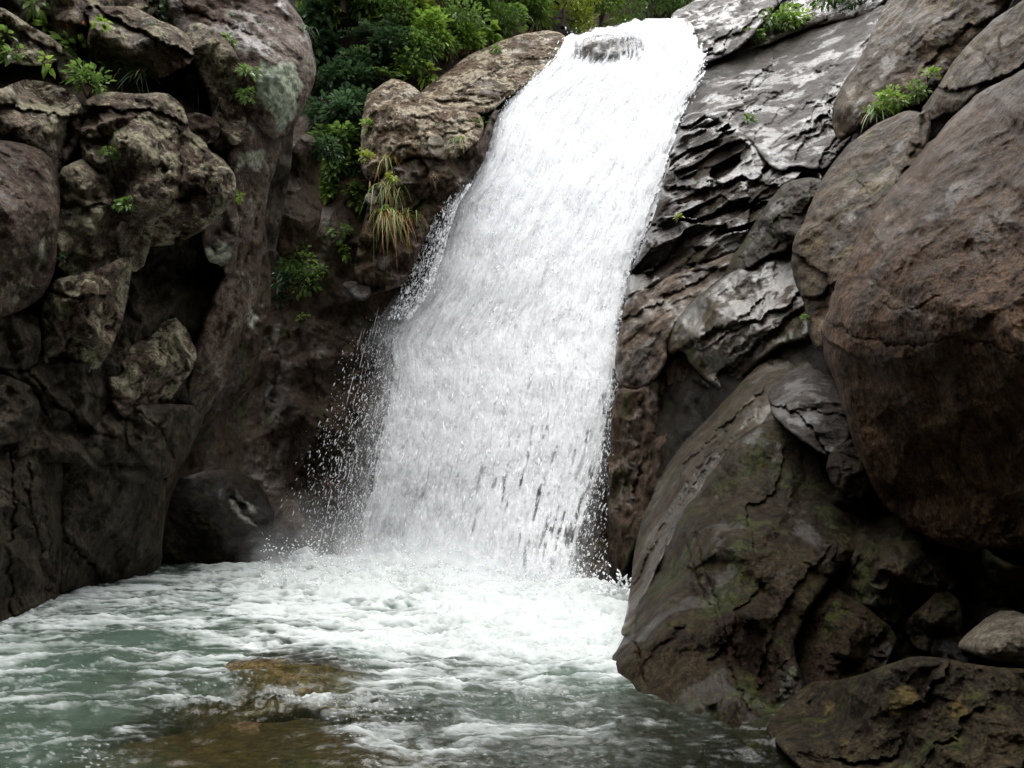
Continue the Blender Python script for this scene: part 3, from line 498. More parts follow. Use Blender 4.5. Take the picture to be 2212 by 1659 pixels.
rock('rock_slab', 'tan water-worn slab against the lower right rim of the fall', 'rock slab',
     [(1340, 700), (1352, 640), (1400, 620), (1460, 592), (1536, 564), (1600, 540), (1590, 580), (1520, 640), (1484, 668), (1444, 728), (1438, 796), (1380, 848), (1334, 834), (1326, 780)],
     [(1345, 660, 11.7), (1530, 570, 11.0), (1480, 665, 10.6), (1440, 730, 10.3), (1335, 830, 11.1), (1380, 845, 10.7)], M['tanwet'], seed=44, step=2.5, rnd=14, lumps=(1, .08), fine=(6, .04), facet=(50, .14), ridged=((2, 2, 2), .06), streak=((1350, 700, 11.4), (1520, 600, 10.9), 2.5), ledges=[([(1350, 690), (1420, 650), (1520, 600)], .12, 25)], cracks=[([(1400, 772), (1440, 762)], 3, .05)], thick=.9)
rock('boulder', 'fluted dark wall below the tan slab, beside the foot of the fall', 'boulder',
     [(1326, 830), (1380, 845), (1438, 798), (1450, 770), (1520, 760), (1580, 790), (1560, 870), (1480, 970), (1420, 1080), (1380, 1160), (1340, 1260), (1316, 1280), (1312, 1100), (1318, 950)],
     [(1330, 840, 11.1), (1440, 800, 10.5), (1560, 800, 9.7), (1320, 1100, 10.6), (1325, 1265, 10.2), (1400, 1000, 10.1), (1480, 960, 9.6), (1370, 1150, 9.9)], M['brown'], seed=45, step=3, rnd=14, facet=(50, .15), ridged=((2.2, 2.2, .5), .10), cracks=[([(1440, 810), (1430, 900), (1390, 1000), (1370, 1080)], 7, .2), ([(1390, 860), (1380, 960), (1350, 1060)], 6, .12)], thick=1.2)
rock('rock_slab', 'smooth grey wet slab with a glossy highlight, centre right', 'rock slab',
     [(1440, 732), (1480, 662), (1530, 622), (1566, 596), (1640, 560), (1720, 540), (1740, 640), (1790, 700), (1760, 730), (1700, 740), (1640, 780), (1590, 830), (1560, 850), (1500, 800), (1472, 752), (1446, 772)],
     [(1445, 735, 10.2), (1480, 665, 10.3), (1640, 565, 9.8), (1720, 560, 9.3), (1600, 680, 9.1), (1720, 660, 8.6), (1520, 780, 9.4), (1570, 840, 9.2), (1680, 745, 8.6)], M['grey_slab'], seed=46, step=2.5, rnd=16, lumps=(.9, .10), dents=[(1622, 635, 26, .14), (1580, 648, 20, .06)], ledges=steps((1450, 775), (1640, 640), (110, 40), 5, .10, 14, 8, 5) + [([(1450, 770), (1480, 742), (1560, 700), (1640, 690), (1720, 640)], .14, 40), ([(1560, 800), (1620, 750), (1700, 690), (1740, 650)], .2, 22)], ridged=((2, 2, 2), .05), fine=(6, 0.019), facet=(60, .12), streak=((1450, 770, 9.8), (1700, 600, 9.3), 2.5), thick=1.2)
rock('boulder', 'mossy low ridge of rock between the shattered face and the rough grey boulder', 'boulder',
     [(1556, 590), (1600, 530), (1636, 470), (1670, 420), (1700, 392), (1760, 380), (1790, 400), (1760, 470), (1720, 540), (1660, 552), (1600, 590), (1566, 620)],
     [(1560, 600, 10.6), (1640, 470, 10.5), (1700, 395, 10.4), (1770, 390, 9.6), (1720, 530, 9.2), (1620, 570, 9.7), (1680, 460, 9.7)], M['near'], seed=47, step=2.5, rnd=16, facet=(44, .22), fine=(6, .06), dents=[(1735, 470, 30, .2)], thick=1.)
rock('boulder', 'brown speckled boulder standing over the wet slab, top right', 'boulder',
     [(1919, 0), (1946, -70), (1980, -150), (2260, -150), (2200, -20), (2150, 40), (2090, 110), (2056, 150), (2030, 196), (1996, 226), (1944, 246), (1880, 274), (1842, 292), (1816, 308), (1796, 272), (1802, 212), (1830, 164), (1870, 106), (1892, 50)],
     [(1925, 0, 11.2), (2000, -140, 11.0), (2230, -130, 9.0), (2060, 100, 9.0), (1990, 225, 9.2), (1900, 150, 9.9), (1800, 260, 10.4), (1820, 300, 10.2), (2000, 50, 9.6)], M['mid'], seed=48, step=3, rnd=26, rk=1.1, lumps=(1.1, .14), fine=(7, 0.025), facet=(70, .16), thick=1.8, cracks=[([(1960, 120), (2010, 60), (2060, 40)], 4, .06)], ledges=[([(2010, 130), (2060, 80), (2150, 30)], .15, 25)])
rock('boulder', 'angular brown boulder with a jutting corner above the big smooth boulder', 'boulder',
     [(1984, 242), (2010, 212), (2050, 146), (2084, 102), (2152, 36), (2240, -20), (2420, -120), (2440, 100), (2300, 110), (2214, 146), (2184, 168), (2130, 196), (2106, 204), (2066, 250), (2040, 246), (2010, 270)],
     [(1995, 245, 8.2), (2085, 105, 7.9), (2230, -10, 7.2), (2420, -80, 6.3), (2420, 90, 5.9), (2110, 180, 6.9), (2040, 245, 7.7)], M['mid'], seed=49, step=3, rnd=18, lumps=(1.2, .12), fine=(7, 0.025), ledges=[([(2050, 190), (2100, 188), (2180, 160), (2260, 100)], .2, 30)], facet=(60, .18), thick=1.4)
rock('boulder', 'dark chipped rock rim beside the shadowed crack above the big smooth boulder', 'boulder',
     [(1928, 408), (1946, 350), (1966, 300), (1984, 242), (2012, 236), (2010, 280), (1996, 330), (1964, 378)], [(1930, 400, 7.0), (1985, 250, 7.6), (2005, 270, 7.5), (1960, 370, 7.0)], M['mid'], seed=50, step=2.5, rnd=10, facet=(24, .12), thick=.8)
rock('boulder', 'long rough grey-brown boulder leaning between the wet slab and the big smooth boulder', 'boulder',
     [(1984, 236), (1934, 246), (1884, 272), (1840, 306), (1804, 346), (1776, 384), (1754, 434), (1736, 480), (1717, 511), (1708, 548), (1713, 606), (1736, 644), (1744, 700), (1746, 728), (1766, 758), (1796, 740), (1830, 660), (1880, 560), (1960, 440), (2000, 340), (2016, 262)],
     [(1980, 240, 8.2), (1880, 280, 8.7), (1776, 390, 8.8), (1712, 560, 8.1), (1740, 650, 7.6), (1760, 745, 7.2), (1900, 400, 7.6), (1820, 520, 7.4), (1980, 330, 7.4), (1850, 600, 6.9)], M['mid'], seed=51, step=2.5, rnd=26, rk=1.1, lumps=(1.2, .12), fine=(8, 0.022), facet=(70, .10), cracks=[([(1740, 500), (1800, 470), (1860, 430), (1900, 400)], 3, .04), ([(1850, 380), (1876, 420), (1880, 450)], 3, .04)], ledges=[([(1710, 548), (1740, 560), (1790, 600), (1800, 640)], .12, 25), ([(1736, 644), (1770, 640), (1800, 610)], .15, 25)], thick=1.3)
rock('boulder', 'huge smooth brown boulder filling the right frame edge, dark beneath', 'boulder',
     [(2480, 40), (2300, 96), (2214, 146), (2184, 166), (2112, 200), (2058, 252), (1996, 324), (1946, 382), (1916, 414), (1886, 460), (1858, 502), (1836, 548), (1814, 588), (1794, 648), (1778, 704), (1774, 735), (1780, 764), (1814, 858), (1836, 930), (1860, 990), (1898, 1084), (1950, 1134), (2030, 1176), (2084, 1194), (2180, 1190), (2480, 1150)],
     [(2214, 150, 5.15), (2112, 205, 5.61), (1946, 388, 5.80), (1860, 505, 5.70), (1780, 720, 5.61), (1840, 930, 5.52), (1950, 1130, 5.43), (2080, 1190, 5.06), (2450, 60, 4.42), (2450, 1140, 4.05),
      (2060, 450, 4.74), (2212, 500, 4.19), (1960, 700, 4.65), (2100, 720, 4.14), (2212, 760, 3.96), (1960, 900, 4.92), (2060, 1000, 4.88), (2212, 950, 4.37), (2120, 860, 4.42), (2212, 1100, 4.51)], M['big'], seed=52, step=2.5, rnd=34, rk=.9, jit=5, lumps=(1.0, .10), fine=(7, 0.019), facet=(120, .11), thick=1.8,
     cracks=[([(1880, 640), (1930, 668), (1976, 662), (2030, 640)], 2.6, .022), ([(1784, 690), (1850, 730), (1960, 750), (2040, 730), (2140, 745), (2212, 780)], 3, .03), ([(1955, 520), (2010, 560), (2060, 562)], 2.5, .015), ([(2120, 1070), (2060, 1000), (2090, 900)], 4, .03)])
rock('boulder', 'rounded ochre-tinged boulder at the right edge under the huge boulder', 'boulder',
     [(2076, 1100), (2096, 1060), (2140, 1016), (2212, 984), (2340, 930), (2360, 1240), (2230, 1226), (2190, 1214), (2130, 1180), (2086, 1140)],
     [(2080, 1100, 5.35), (2212, 1000, 4.85), (2340, 960, 4.45), (2200, 1100, 4.55), (2200, 1210, 4.95), (2340, 1220, 4.55)], M['mottled'], seed=53, step=3, rnd=35, rk=.6, grow=12, it=1, jit=6, fine=(8, .03), facet=(46, .10), lumps=(1.3, .06), thick=1.)
rock('boulder', 'smooth curved lower rock below the ochre boulder at the right edge', 'boulder',
     [(2070, 1200), (2110, 1180), (2150, 1216), (2200, 1240), (2360, 1250), (2360, 1330), (2212, 1306), (2140, 1300), (2080, 1264), (2060, 1230)],
     [(2075, 1205, 5.45), (2140, 1240, 4.95), (2340, 1280, 4.45), (2150, 1295, 5.15)], M['mottled'], seed=54, step=3, rnd=21, rk=.6, grow=12, it=1, jit=6, fine=(8, .03), facet=(46, .10), thick=.8)
NEAR = [(1314, 1414, 5.95), (1346, 1460, 'w'), (1450, 1520, 'w'), (1600, 1575, 'w'), (1352, 1320, 6.7), (1380, 1130, 8.6), (1448, 988, 9.0), (1530, 902, 8.8), (1650, 778, 8.9), (1770, 742, 8.8),
      (1432, 1173, 7.0), (1493, 1073, 7.1), (1549, 986, 7.2), (1645, 905, 7.15), (1780, 850, 7.6), (1520, 1180, 6.1), (1400, 1390, 5.45), (1450, 1420, 5.05), (1500, 1330, 5.3), (1600, 1100, 6.3), (1640, 1250, 5.3), (1700, 1000, 6.7), (1820, 980, 6.8), (1700, 1400, 4.95), (1800, 1150, 6.0), (1560, 1470, 4.7), (1740, 1560, 4.4)]
rock('rock_slab', 'long smooth grey ridge of rock sweeping from the glossy ledge down to the pool', 'rock slab',
     [(1338, 1372), (1352, 1330), (1360, 1270), (1380, 1130), (1448, 988), (1530, 902), (1590, 836), (1650, 776), (1710, 752), (1770, 740), (1800, 790), (1720, 830), (1670, 890), (1650, 922), (1604, 940), (1556, 996), (1500, 1082), (1440, 1182), (1404, 1256), (1376, 1330), (1356, 1376)],
     NEAR, M['nearslab'], seed=54.5, step=2.5, rnd=8, lumps=(1.2, .06), fine=(8, 0.014), facet=(80, .08), ridged=((2.4, 2.4, 2.4), .05), streak=((1400, 1200, 8.0), (1600, 880, 8.0), 4.), thick=1.2,
     cracks=[([(1360, 1290), (1440, 1120), (1520, 1000), (1600, 880)], 3.5, .10), ([(1400, 1250), (1470, 1110), (1540, 1000), (1640, 880)], 3, .06)], ledges=[([(1480, 1000), (1560, 920), (1640, 850)], .10, 12), ([(1390, 1220), (1450, 1110), (1530, 1000)], .08, 12)])
rock('boulder', 'bold dark mossy rock face with brown stains rising from the pool, near right', 'boulder',
     [(1318, 1424), (1336, 1404), (1364, 1330), (1396, 1256), (1432, 1182), (1492, 1082), (1550, 992), (1600, 936), (1646, 916), (1670, 880), (1720, 830), (1800, 790), (1820, 900), (1860, 1000), (1900, 1090), (1880, 1180), (1800, 1240), (1740, 1330), (1710, 1400), (1740, 1480), (1760, 1640), (1640, 1640), (1560, 1570), (1450, 1530), (1386, 1498), (1346, 1468), (1322, 1440)],
     NEAR, M['near'], seed=55, step=2.5, rnd=16, lumps=(1.3, .06), fine=(8, 0.019), facet=(90, .15), ledges=steps((1400, 1400), (1640, 960), (260, 190), 4, .07, 22, 21, 16), streak=((1520, 1400, 5.7), (1620, 1050, 6.9), 1.8), thick=1.5,
     cracks=[([(1466, 1110), (1490, 1200), (1540, 1330), (1570, 1430), (1620, 1540)], 2.6, .04), ([(1502, 1150), (1530, 1260), (1570, 1370), (1600, 1440)], 2.6, .04), ([(1374, 1340), (1370, 1380), (1390, 1470)], 3, .06), ([(1470, 1360), (1420, 1400), (1390, 1440)], 5, .06), ([(1660, 1380), (1690, 1440), (1700, 1500)], 2.6, .04)],
     dents=[(1560, 1080, 40, .12), (1640, 1010, 30, .12), (1700, 1180, 45, .15)], bumps=[(1600, 1180, 60, .15), (1450, 1330, 50, .1)])
rock('rock_slab', 'glossy wet ledge reflecting the sky, beside the huge brown boulder', 'rock slab',
     [(1656, 850), (1684, 820), (1726, 790), (1776, 762), (1800, 800), (1826, 880), (1842, 940), (1816, 972), (1784, 990), (1744, 962), (1688, 918), (1664, 884)],
     [(1660, 852, 7.7), (1776, 766, 8.35), (1740, 850, 7.15), (1836, 935, 6.6), (1784, 985, 6.3), (1690, 915, 6.75)], M['wet_slab'], seed=56, step=2.5, rnd=10, lumps=(1.4, .05), fine=(5, .02), ridged=((1.2, 3, 3), .035), ledges=[([(1664, 868), (1720, 890), (1760, 930), (1790, 975)], .1, 16), ([(1716, 884), (1770, 886), (1830, 900)], .05, 12)], thick=.5)
rock('boulder', 'small wet dark rock at the foot of the glossy ledge', 'boulder',
     [(1792, 996), (1822, 970), (1844, 954), (1866, 1000), (1880, 1060), (1850, 1076), (1810, 1050)], [(1795, 998, 6.2), (1850, 965, 6.3), (1860, 1060, 6.0), (1825, 1020, 6.0)], M['near'], seed=57, step=2.5, rnd=15, rk=.6, grow=12, it=1, jit=6, fine=(8, .03), facet=(46, .10), thick=.5)
rock('boulder', 'rounded mossy boulder with a shiny top under the huge boulder', 'boulder',
     [(1790, 1210), (1796, 1160), (1830, 1120), (1872, 1090), (1914, 1080), (1960, 1130), (2034, 1200), (2052, 1262), (2010, 1318), (1950, 1344), (1886, 1340), (1840, 1296)],
     [(1795, 1200, 6.05), (1900, 1090, 6.25), (2045, 1250, 5.45), (1940, 1340, 5.35), (1920, 1220, 5.30), (1850, 1280, 5.50)], M['mottled'], seed=58, step=2.5, rnd=30, rk=.6, grow=12, it=1, jit=6, fine=(8, 0.017), facet=(46, .10), lumps=(1.3, .05), cracks=[([(1800, 1250), (1830, 1160), (1880, 1120), (1940, 1110)], 4, .05), ([(1860, 1320), (1850, 1230), (1900, 1170)], 3, .03)], thick=.9)
rock('boulder', 'dark squat boulder low on the right, below the mossy rounded one', 'boulder',
     [(1704, 1420), (1716, 1356), (1750, 1306), (1790, 1268), (1826, 1296), (1886, 1334), (1926, 1368), (1912, 1428), (1860, 1480), (1806, 1490), (1740, 1480)],
     [(1706, 1420, 5.45), (1790, 1275, 5.70), (1920, 1370, 5.10), (1860, 1475, 4.85), (1740, 1470, 5.00), (1810, 1380, 4.95)], M['near'], seed=59, step=2.5, rnd=23, rk=.6, grow=12, it=1, jit=6, fine=(8, .03), facet=(46, .10), cracks=[([(1716, 1440), (1712, 1380), (1750, 1310)], 4, .06)], thick=.9)
rock('boulder', 'knobbly small boulder wedged left of the pale stone', 'stone',
     [(1960, 1352), (1990, 1330), (2040, 1280), (2070, 1310), (2066, 1370), (2036, 1400), (1990, 1400)], [(1965, 1352, 5.20), (2045, 1290, 5.20), (2030, 1395, 5.00), (2020, 1345, 4.90)], M['mottled'], seed=60, step=2.5, rnd=18, rk=.6, grow=12, it=1, jit=6, fine=(8, .03), facet=(46, .10), thick=.6)
rock('stone', 'pale worn stone low at the right edge, standing out from the dark rock', 'stone',
     [(2062, 1400), (2086, 1370), (2120, 1340), (2166, 1314), (2230, 1330), (2320, 1400), (2320, 1450), (2212, 1436), (2130, 1424)], [(2065, 1400, 4.55), (2160, 1325, 4.5), (2300, 1400, 3.9), (2160, 1390, 4.15), (2200, 1430, 4.2)], M['stone'], seed=61, step=2.5, rnd=26, thick=.5, patches=[])
rock('boulder', 'dark undercut rock with ochre spots along the bottom right corner', 'boulder',
     [(1640, 1570), (1700, 1520), (1740, 1470), (1830, 1470), (1900, 1440), (2000, 1410), (2120, 1440), (2380, 1450), (2380, 1850), (1960, 1850), (1760, 1690), (1690, 1620)],
     [(1645, 1575, 'w'), (1720, 1640, 'w'), (1740, 1480, 4.55), (1900, 1450, 3.75), (2200, 1460, 3.4), (1800, 1560, 4.0), (1950, 1560, 3.5), (2212, 1560, 3.25), (2350, 1700, 2.8), (1900, 1659, 3.38), (2050, 1659, 3.15), (1960, 1840, 2.6)], M['mottled'], seed=62, step=2.5, rnd=24, lumps=(1.3, .12), fine=(8, 0.019), facet=(80, .09), ledges=steps((1700, 1620), (1960, 1420), (300, 200), 4, .06, 24, 13, 14), thick=.9, patches=[[(1918, 1500), (1936, 1488), (1960, 1478), (1984, 1496), (1980, 1530), (1952, 1552), (1926, 1540)], [(1776, 1520), (1796, 1514), (1802, 1530), (1786, 1538)], [(2050, 1520), (2076, 1500), (2090, 1540), (2060, 1560)]])

rock('boulder', 'dark wet rounded rock parting the water at the lip of the fall', 'boulder',
     [(1212, 152), (1222, 112), (1250, 84), (1300, 70), (1372, 74), (1394, 92), (1372, 112), (1330, 126), (1292, 132), (1264, 150), (1236, 160)],
     [(1228, 140, 16.7), (1262, 84, 16.9), (1366, 78, 16.8), (1400, 120, 16.3), (1300, 110, 16.35), (1296, 146, 16.3)], M['fract'], seed=70, step=2.5, rnd=22, rk=1.0, facet=(40, .1), fine=(6, .03), thick=.8)

# ================================================================== unseen gorge walls beside and behind the camera, added to block frontal light
def unseen_gorge_wall(p0, p1, hgt, lean, seed):
    p0 = np.array(p0, float); p1 = np.array(p1, float); L = np.linalg.norm(p1 - p0); n = int(L / .3); m = int(hgt / .3)
    U, Vv = np.meshgrid(np.linspace(0, 1, n), np.linspace(0, 1, m)); t = (p1 - p0) / L; nn = np.array([-t[1], t[0]])
    B = np.stack([p0[0] + (p1 - p0)[0] * U, p0[1] + (p1 - p0)[1] * U, -1.6 + (hgt + 1.6) * Vv], -1)
    off = fbm(B * .5 + seed, 4) * .9 + lean * Vv * hgt + np.where(Vv > .93, 2.5 * (Vv - .93) / .07, 0)
    B[..., 0] += nn[0] * off; B[..., 1] += nn[1] * off
    i = np.arange(n * m).reshape(m, n); Fq = np.stack([i[:-1, :-1], i[:-1, 1:], i[1:, 1:], i[1:, :-1]], -1).reshape(-1, 4)
    tag(make_mesh('cliff', B.reshape(-1, 3), Fq, M['cliff'], attrs={'patch': np.zeros(n * m)}), kind='structure')  # unseen walls, built high to shade the rock faces
unseen_gorge_wall((-6.2, -6), (-7.6, 9.5), 12.0, .10, 3)
unseen_gorge_wall((4.9, 8), (4.6, -6), 11.0, .10, 13)
unseen_gorge_wall((5.8, -6), (-8, -6), 14.0, .12, 23)

# ================================================================== white water
def water_white(name, trans=.42):
    n = NB(name)
    d = n.n('ShaderNodeBsdfDiffuse'); d.inputs[0].default_value = (.92, .93, .94, 1)
    t = n.n('ShaderNodeBsdfTranslucent'); t.inputs[0].default_value = (.92, .93, .94, 1)
    g = n.n('ShaderNodeBsdfGlossy'); g.inputs['Roughness'].default_value = .25
    m1 = n.n('ShaderNodeMixShader'); m1.inputs[0].default_value = trans; n.l(d.outputs[0], m1.inputs[1]); n.l(t.outputs[0], m1.inputs[2])
    m2 = n.n('ShaderNodeMixShader'); m2.inputs[0].default_value = .05; n.l(m1.outputs[0], m2.inputs[1]); n.l(g.outputs[0], m2.inputs[2])
    n.l(m2.outputs[0], n.out.inputs[0]); return n.m
M['white'] = water_white('white_water')
dfall = ctrl_fit([(600, 1212, 13.6), (780, 1205, 13.3), (1000, 1240, 11.8), (1220, 1290, 10.4), (1340, 1270, 10.2), (640, 900, 14.2), (800, 850, 14.25), (900, 650, 14.9), (950, 450, 15.4),
                  (1300, 800, 12.3), (1050, 280, 16.1), (1230, 100, 17.0), (1460, 90, 16.7), (1440, 400, 14.3), (1380, 600, 13.2), (1490, 200, 15.6)])
LEFT = np.array([(1222, 66), (1198, 120), (1150, 170), (1096, 216), (1066, 262), (1050, 320), (1022, 380), (982, 440), (962, 500), (946, 560), (920, 630), (876, 690), (846, 740), (852, 800), (838, 900), (818, 985), (800, 1070), (782, 1150), (770, 1300)], float)
RIGHT = np.array([(1464, 20), (1502, 70), (1526, 122), (1508, 185), (1474, 250), (1452, 320), (1430, 410), (1400, 495), (1370, 560), (1352, 630), (1338, 700), (1328, 800), (1316, 900), (1300, 980), (1280, 1060), (1256, 1150), (1236, 1240), (1222, 1320)], float)
def lx(y): return np.interp(y, LEFT[:, 1], LEFT[:, 0])
def rx(y): return np.interp(y, RIGHT[:, 1], RIGHT[:, 0])
def flowpos(s, y): return lx(y) + (rx(y) - lx(y)) * s
def P3(x, y, fwd=0.): return CAMP + rays(x, y) * (dfall(x, y) - fwd)[:, None]
def slit(s, y):      # dark gaps that open between the strands lower down
    t = s * 330 + 4 * fbm(np.stack([s * 8, y / 90, 0 * s + 9], -1), 2)
    g = smooth(.22, .55, fbm(np.stack([t / 7.5, y / 110, 0 * s + 5], -1), 3, .55) + .25 * fbm(np.stack([t / 3.2, y / 22, 0 * s + 15], -1), 2))
    return g * smooth(520, 1020, y) * (.45 + .65 * smooth(.25, .7, s))
def fall_cover(s, y):
    e = np.minimum(s, 1 - s) * (rx(y) - lx(y))              # distance to the rim in picture units
    c = smooth(-6, 26, e)
    low = smooth(850, 1200, y); right = smooth(.45, .75, s)
    c = c * (1 - .22 * low - .22 * low * right)
    rim = np.exp(-(((flowpos(s, y) - 1306) / 92) ** 2 + ((y - 108) / 30) ** 2) ** 2) * np.clip(.62 + 1.3 * fbm(np.stack([flowpos(s, y) / 9, y / 34, 0 * s], -1), 3), 0, 1.2)   # dark rock showing at the lip
    top = 78 - (flowpos(s, y) - 1225) * .235 + 3 * np.sin(flowpos(s, y) / 11.) + 2 * np.sin(flowpos(s, y) / 4.3)
    return (c - .62 * slit(s, y) - 1.5 * rim * smooth(.06, .14, s)) - 2. * (y < top)
wf = empty('waterfall', at(1100, 1235, 11.6)); tag(wf, 'broad white waterfall pouring down the rock face into the pool', 'waterfall')
def sheet(name, fwd, amp, thr, seed, top=40):
    ys = np.arange(top, 1290, 2.5); ss = np.linspace(-.02, 1.02, 190); S, Y = np.meshgrid(ss, ys); x = flowpos(S, Y)
    wdt = rx(Y) - lx(Y); q = np.stack([S * wdt / 11., Y / 55., np.full_like(S, seed * 7.)], -1)
    q = q + .6 * np.stack([fbm(q * .4 + 3, 2), fbm(q * .4 + 8, 2), 0 * S], -1)
    n1 = fbm(q, 4, .62); n2 = fbm(np.stack([S * wdt / 4.5, Y / 17., np.full_like(S, seed)], -1), 3, .65)
    cov = fall_cover(S, Y); D = dfall(x, Y) - fwd - amp * n1 - amp * .62 * n2
    # the water bulges where it leaps over ledges
    D = D - .10 * np.sin(Y / 70. + 3 * S + 2 * fbm(np.stack([S * 3, Y / 200., 0 * S], -1), 2))
    keep = (cov + thr + .42 * n1 + .30 * n2) > .5
    V = CAMP + rays(x, Y) * D[..., None]
    idx = np.arange(S.size).reshape(S.shape); k = keep[:-1, :-1] & keep[1:, :-1] & keep[:-1, 1:] & keep[1:, 1:]
    Fq = np.stack([idx[:-1, :-1], idx[1:, :-1], idx[1:, 1:], idx[:-1, 1:]], -1)[k]
    u, inv = np.unique(Fq, return_inverse=True)
    return make_mesh(name, V.reshape(-1, 3)[u], inv.reshape(-1, 4), M['white'], parent=wf)
sheet('water_curtain', .0, .03, .44, 1)
sheet('water_curtain', .12, .035, .14, 2)
nbv = NB('water_mist'); _t = nbv.n('ShaderNodeBsdfTransparent'); _d = nbv.n('ShaderNodeBsdfDiffuse'); _l = nbv.n('ShaderNodeBsdfTranslucent'); _m = nbv.n('ShaderNodeMixShader'); _k = nbv.n('ShaderNodeMixShader')
_d.inputs[0].default_value = _l.inputs[0].default_value = (.93, .94, .95, 1); _m.inputs[0].default_value = .5
nbv.l(_d.outputs[0], _m.inputs[1]); nbv.l(_l.outputs[0], _m.inputs[2]); nbv.l(nbv.attr('alpha'), _k.inputs[0]); nbv.l(_t.outputs[0], _k.inputs[1]); nbv.l(_m.outputs[0], _k.inputs[2]); nbv.l(_k.outputs[0], nbv.out.inputs[0]); M['mist'] = nbv.m
def veil_sheet(fwd, seed, strength, core):
    """torn, half-transparent streaks of finely divided water"""
    ys = np.arange(46, 1275, 2.5); el = np.interp(ys, [46, 380, 450, 640, 740, 900, 1230], [3, 10, 50, 60, 60, 110, 130]); er = np.interp(ys, [46, 500, 700, 900, 1250], [3, 8, 18, 34, 85])
    k = np.linspace(0, 1, 300); a, b = lx(ys) - el, rx(ys) + er; X = a[:, None] + (b - a)[:, None] * k; Y = np.repeat(ys[:, None], len(k), 1)
    s = (X - lx(Y)) / (rx(Y) - lx(Y)); t = s * 330
    w = 4 * fbm(np.stack([t / 60, Y / 120, np.full_like(t, seed)], -1), 2)
    n1 = fbm(np.stack([(t + w) / 4.2, Y / 34, np.full_like(t, seed)], -1), 3, .6); n2 = fbm(np.stack([(t + 2 * w) / 18, Y / 70, np.full_like(t, seed + 4)], -1), 4, .6); n3 = fbm(np.stack([(t + w) / 2.6, Y / 9, np.full_like(t, seed + 8)], -1), 2)
    dl = X - lx(Y); dr = rx(Y) - X
    edge = np.minimum(smooth(0, 1, (dl + el[:, None]) / (el[:, None] + 34)), smooth(0, 1, (dr + er[:, None]) / (er[:, None] + 34)))
    out = np.where((dl < 0) | (dr < 0), .55, 1.) * edge ** 1.6
    al = out * (core + .70 * n1 + .62 * n2 + .40 * n3); al = np.clip(al * strength * (1 - .35 * smooth(700, 1150, Y) * smooth(.3, .8, s)), 0, .92)
    al = np.clip(al + .22 * np.exp(-((X - 850) / 60) ** 2 - ((Y - 700) / 55) ** 2) * (.6 + n1), 0, .92)
    al = al * (1 - .6 * slit(s, Y)); top = 80 - (X - 1225) * .235; al = al * smooth(-2, 8, Y - top) * (1 - .95 * np.exp(-(((X - 1306) / 100) ** 2 + ((Y - 106) / 33) ** 2) ** 2) * np.clip(.62 + 1.3 * fbm(np.stack([X / 9, Y / 34, 0 * X], -1), 3), 0, 1))
    D = dfall(X, Y) - fwd - .05 * n2 - .12 * np.maximum(0, -dl / 60); V = CAMP + rays(X, Y) * D[..., None]; idx = np.arange(X.size).reshape(X.shape)
    kp = np.maximum(np.maximum(al[:-1, :-1], al[1:, 1:]), np.maximum(al[1:, :-1], al[:-1, 1:])) > .01
    Fq = np.stack([idx[:-1, :-1], idx[1:, :-1], idx[1:, 1:], idx[:-1, 1:]], -1)[kp]; u, inv = np.unique(Fq, return_inverse=True)
    make_mesh('water_veil', V.reshape(-1, 3)[u], inv.reshape(-1, 4), M['mist'], attrs={'alpha': al.ravel()[u]}, parent=wf)
for fw, sd_, st, co in ((.26, 11, .75, .50), (.36, 12, .6, .42), (.46, 13, .5, .36)): veil_sheet(fw, sd_, st, co)
nbv = NB('fine_spray'); _t = nbv.n('ShaderNodeBsdfTransparent'); _d = nbv.n('ShaderNodeBsdfDiffuse'); _d.inputs[0].default_value = (.92, .93, .94, 1); _k = nbv.n('ShaderNodeMixShader'); _k.inputs[0].default_value = .5
nbv.l(_t.outputs[0], _k.inputs[1]); nbv.l(_d.outputs[0], _k.inputs[2]); nbv.l(_k.outputs[0], nbv.out.inputs[0]); M['drops'] = nbv.m
# individual clots and strands of falling water
OCT = np.array([(1, 0, 0), (-1, 0, 0), (0, 1, 0), (0, -1, 0), (0, 0, 1), (0, 0, -1)], float)
OCF = np.array([(0, 2, 4), (2, 1, 4), (1, 3, 4), (3, 0, 4), (2, 0, 5), (1, 2, 5), (3, 1, 5), (0, 3, 5)])
def _sub():
    V = [tuple(v) for v in OCT]; Fs = []; cache = {}
    def mid(a, b):
        k = (min(a, b), max(a, b))
        if k not in cache:
            v = np.array(V[a]) + np.array(V[b]); V.append(tuple(v / np.linalg.norm(v))); cache[k] = len(V) - 1
        return cache[k]
    for a, b, c in OCF:
        ab, bc, ca = mid(a, b), mid(b, c), mid(c, a); Fs += [(a, ab, ca), (ab, b, bc), (ca, bc, c), (ab, bc, ca)]
    return np.array(V), np.array(Fs)
SPV, SPF = _sub()
def blobs(name, C, Dv, ln, wd, mat, parent=None, kind=None, rough=.35):
    n = len(C); Dv = Dv / np.linalg.norm(Dv, axis=1)[:, None]
    a = np.cross(Dv, rng.normal(size=(n, 3))); a /= np.linalg.norm(a, axis=1)[:, None]; b = np.cross(Dv, a)
    r = 1 + rough * rng.normal(size=(n, len(SPV))).clip(-1.5, 1.5)
    v = SPV[None] * r[..., None]
    V = C[:, None] + v[..., 2:3] * (Dv * ln[:, None])[:, None] + v[..., 0:1] * (a * wd[:, None])[:, None] + v[..., 1:2] * (b * (wd * .8)[:, None])[:, None]
    Fs = SPF[None] + (np.arange(n) * len(SPV))[:, None, None]
    o = make_mesh(name, V.reshape(-1, 3), Fs.reshape(-1, 3), mat, parent=parent)
    if kind: o['kind'] = kind
    return o
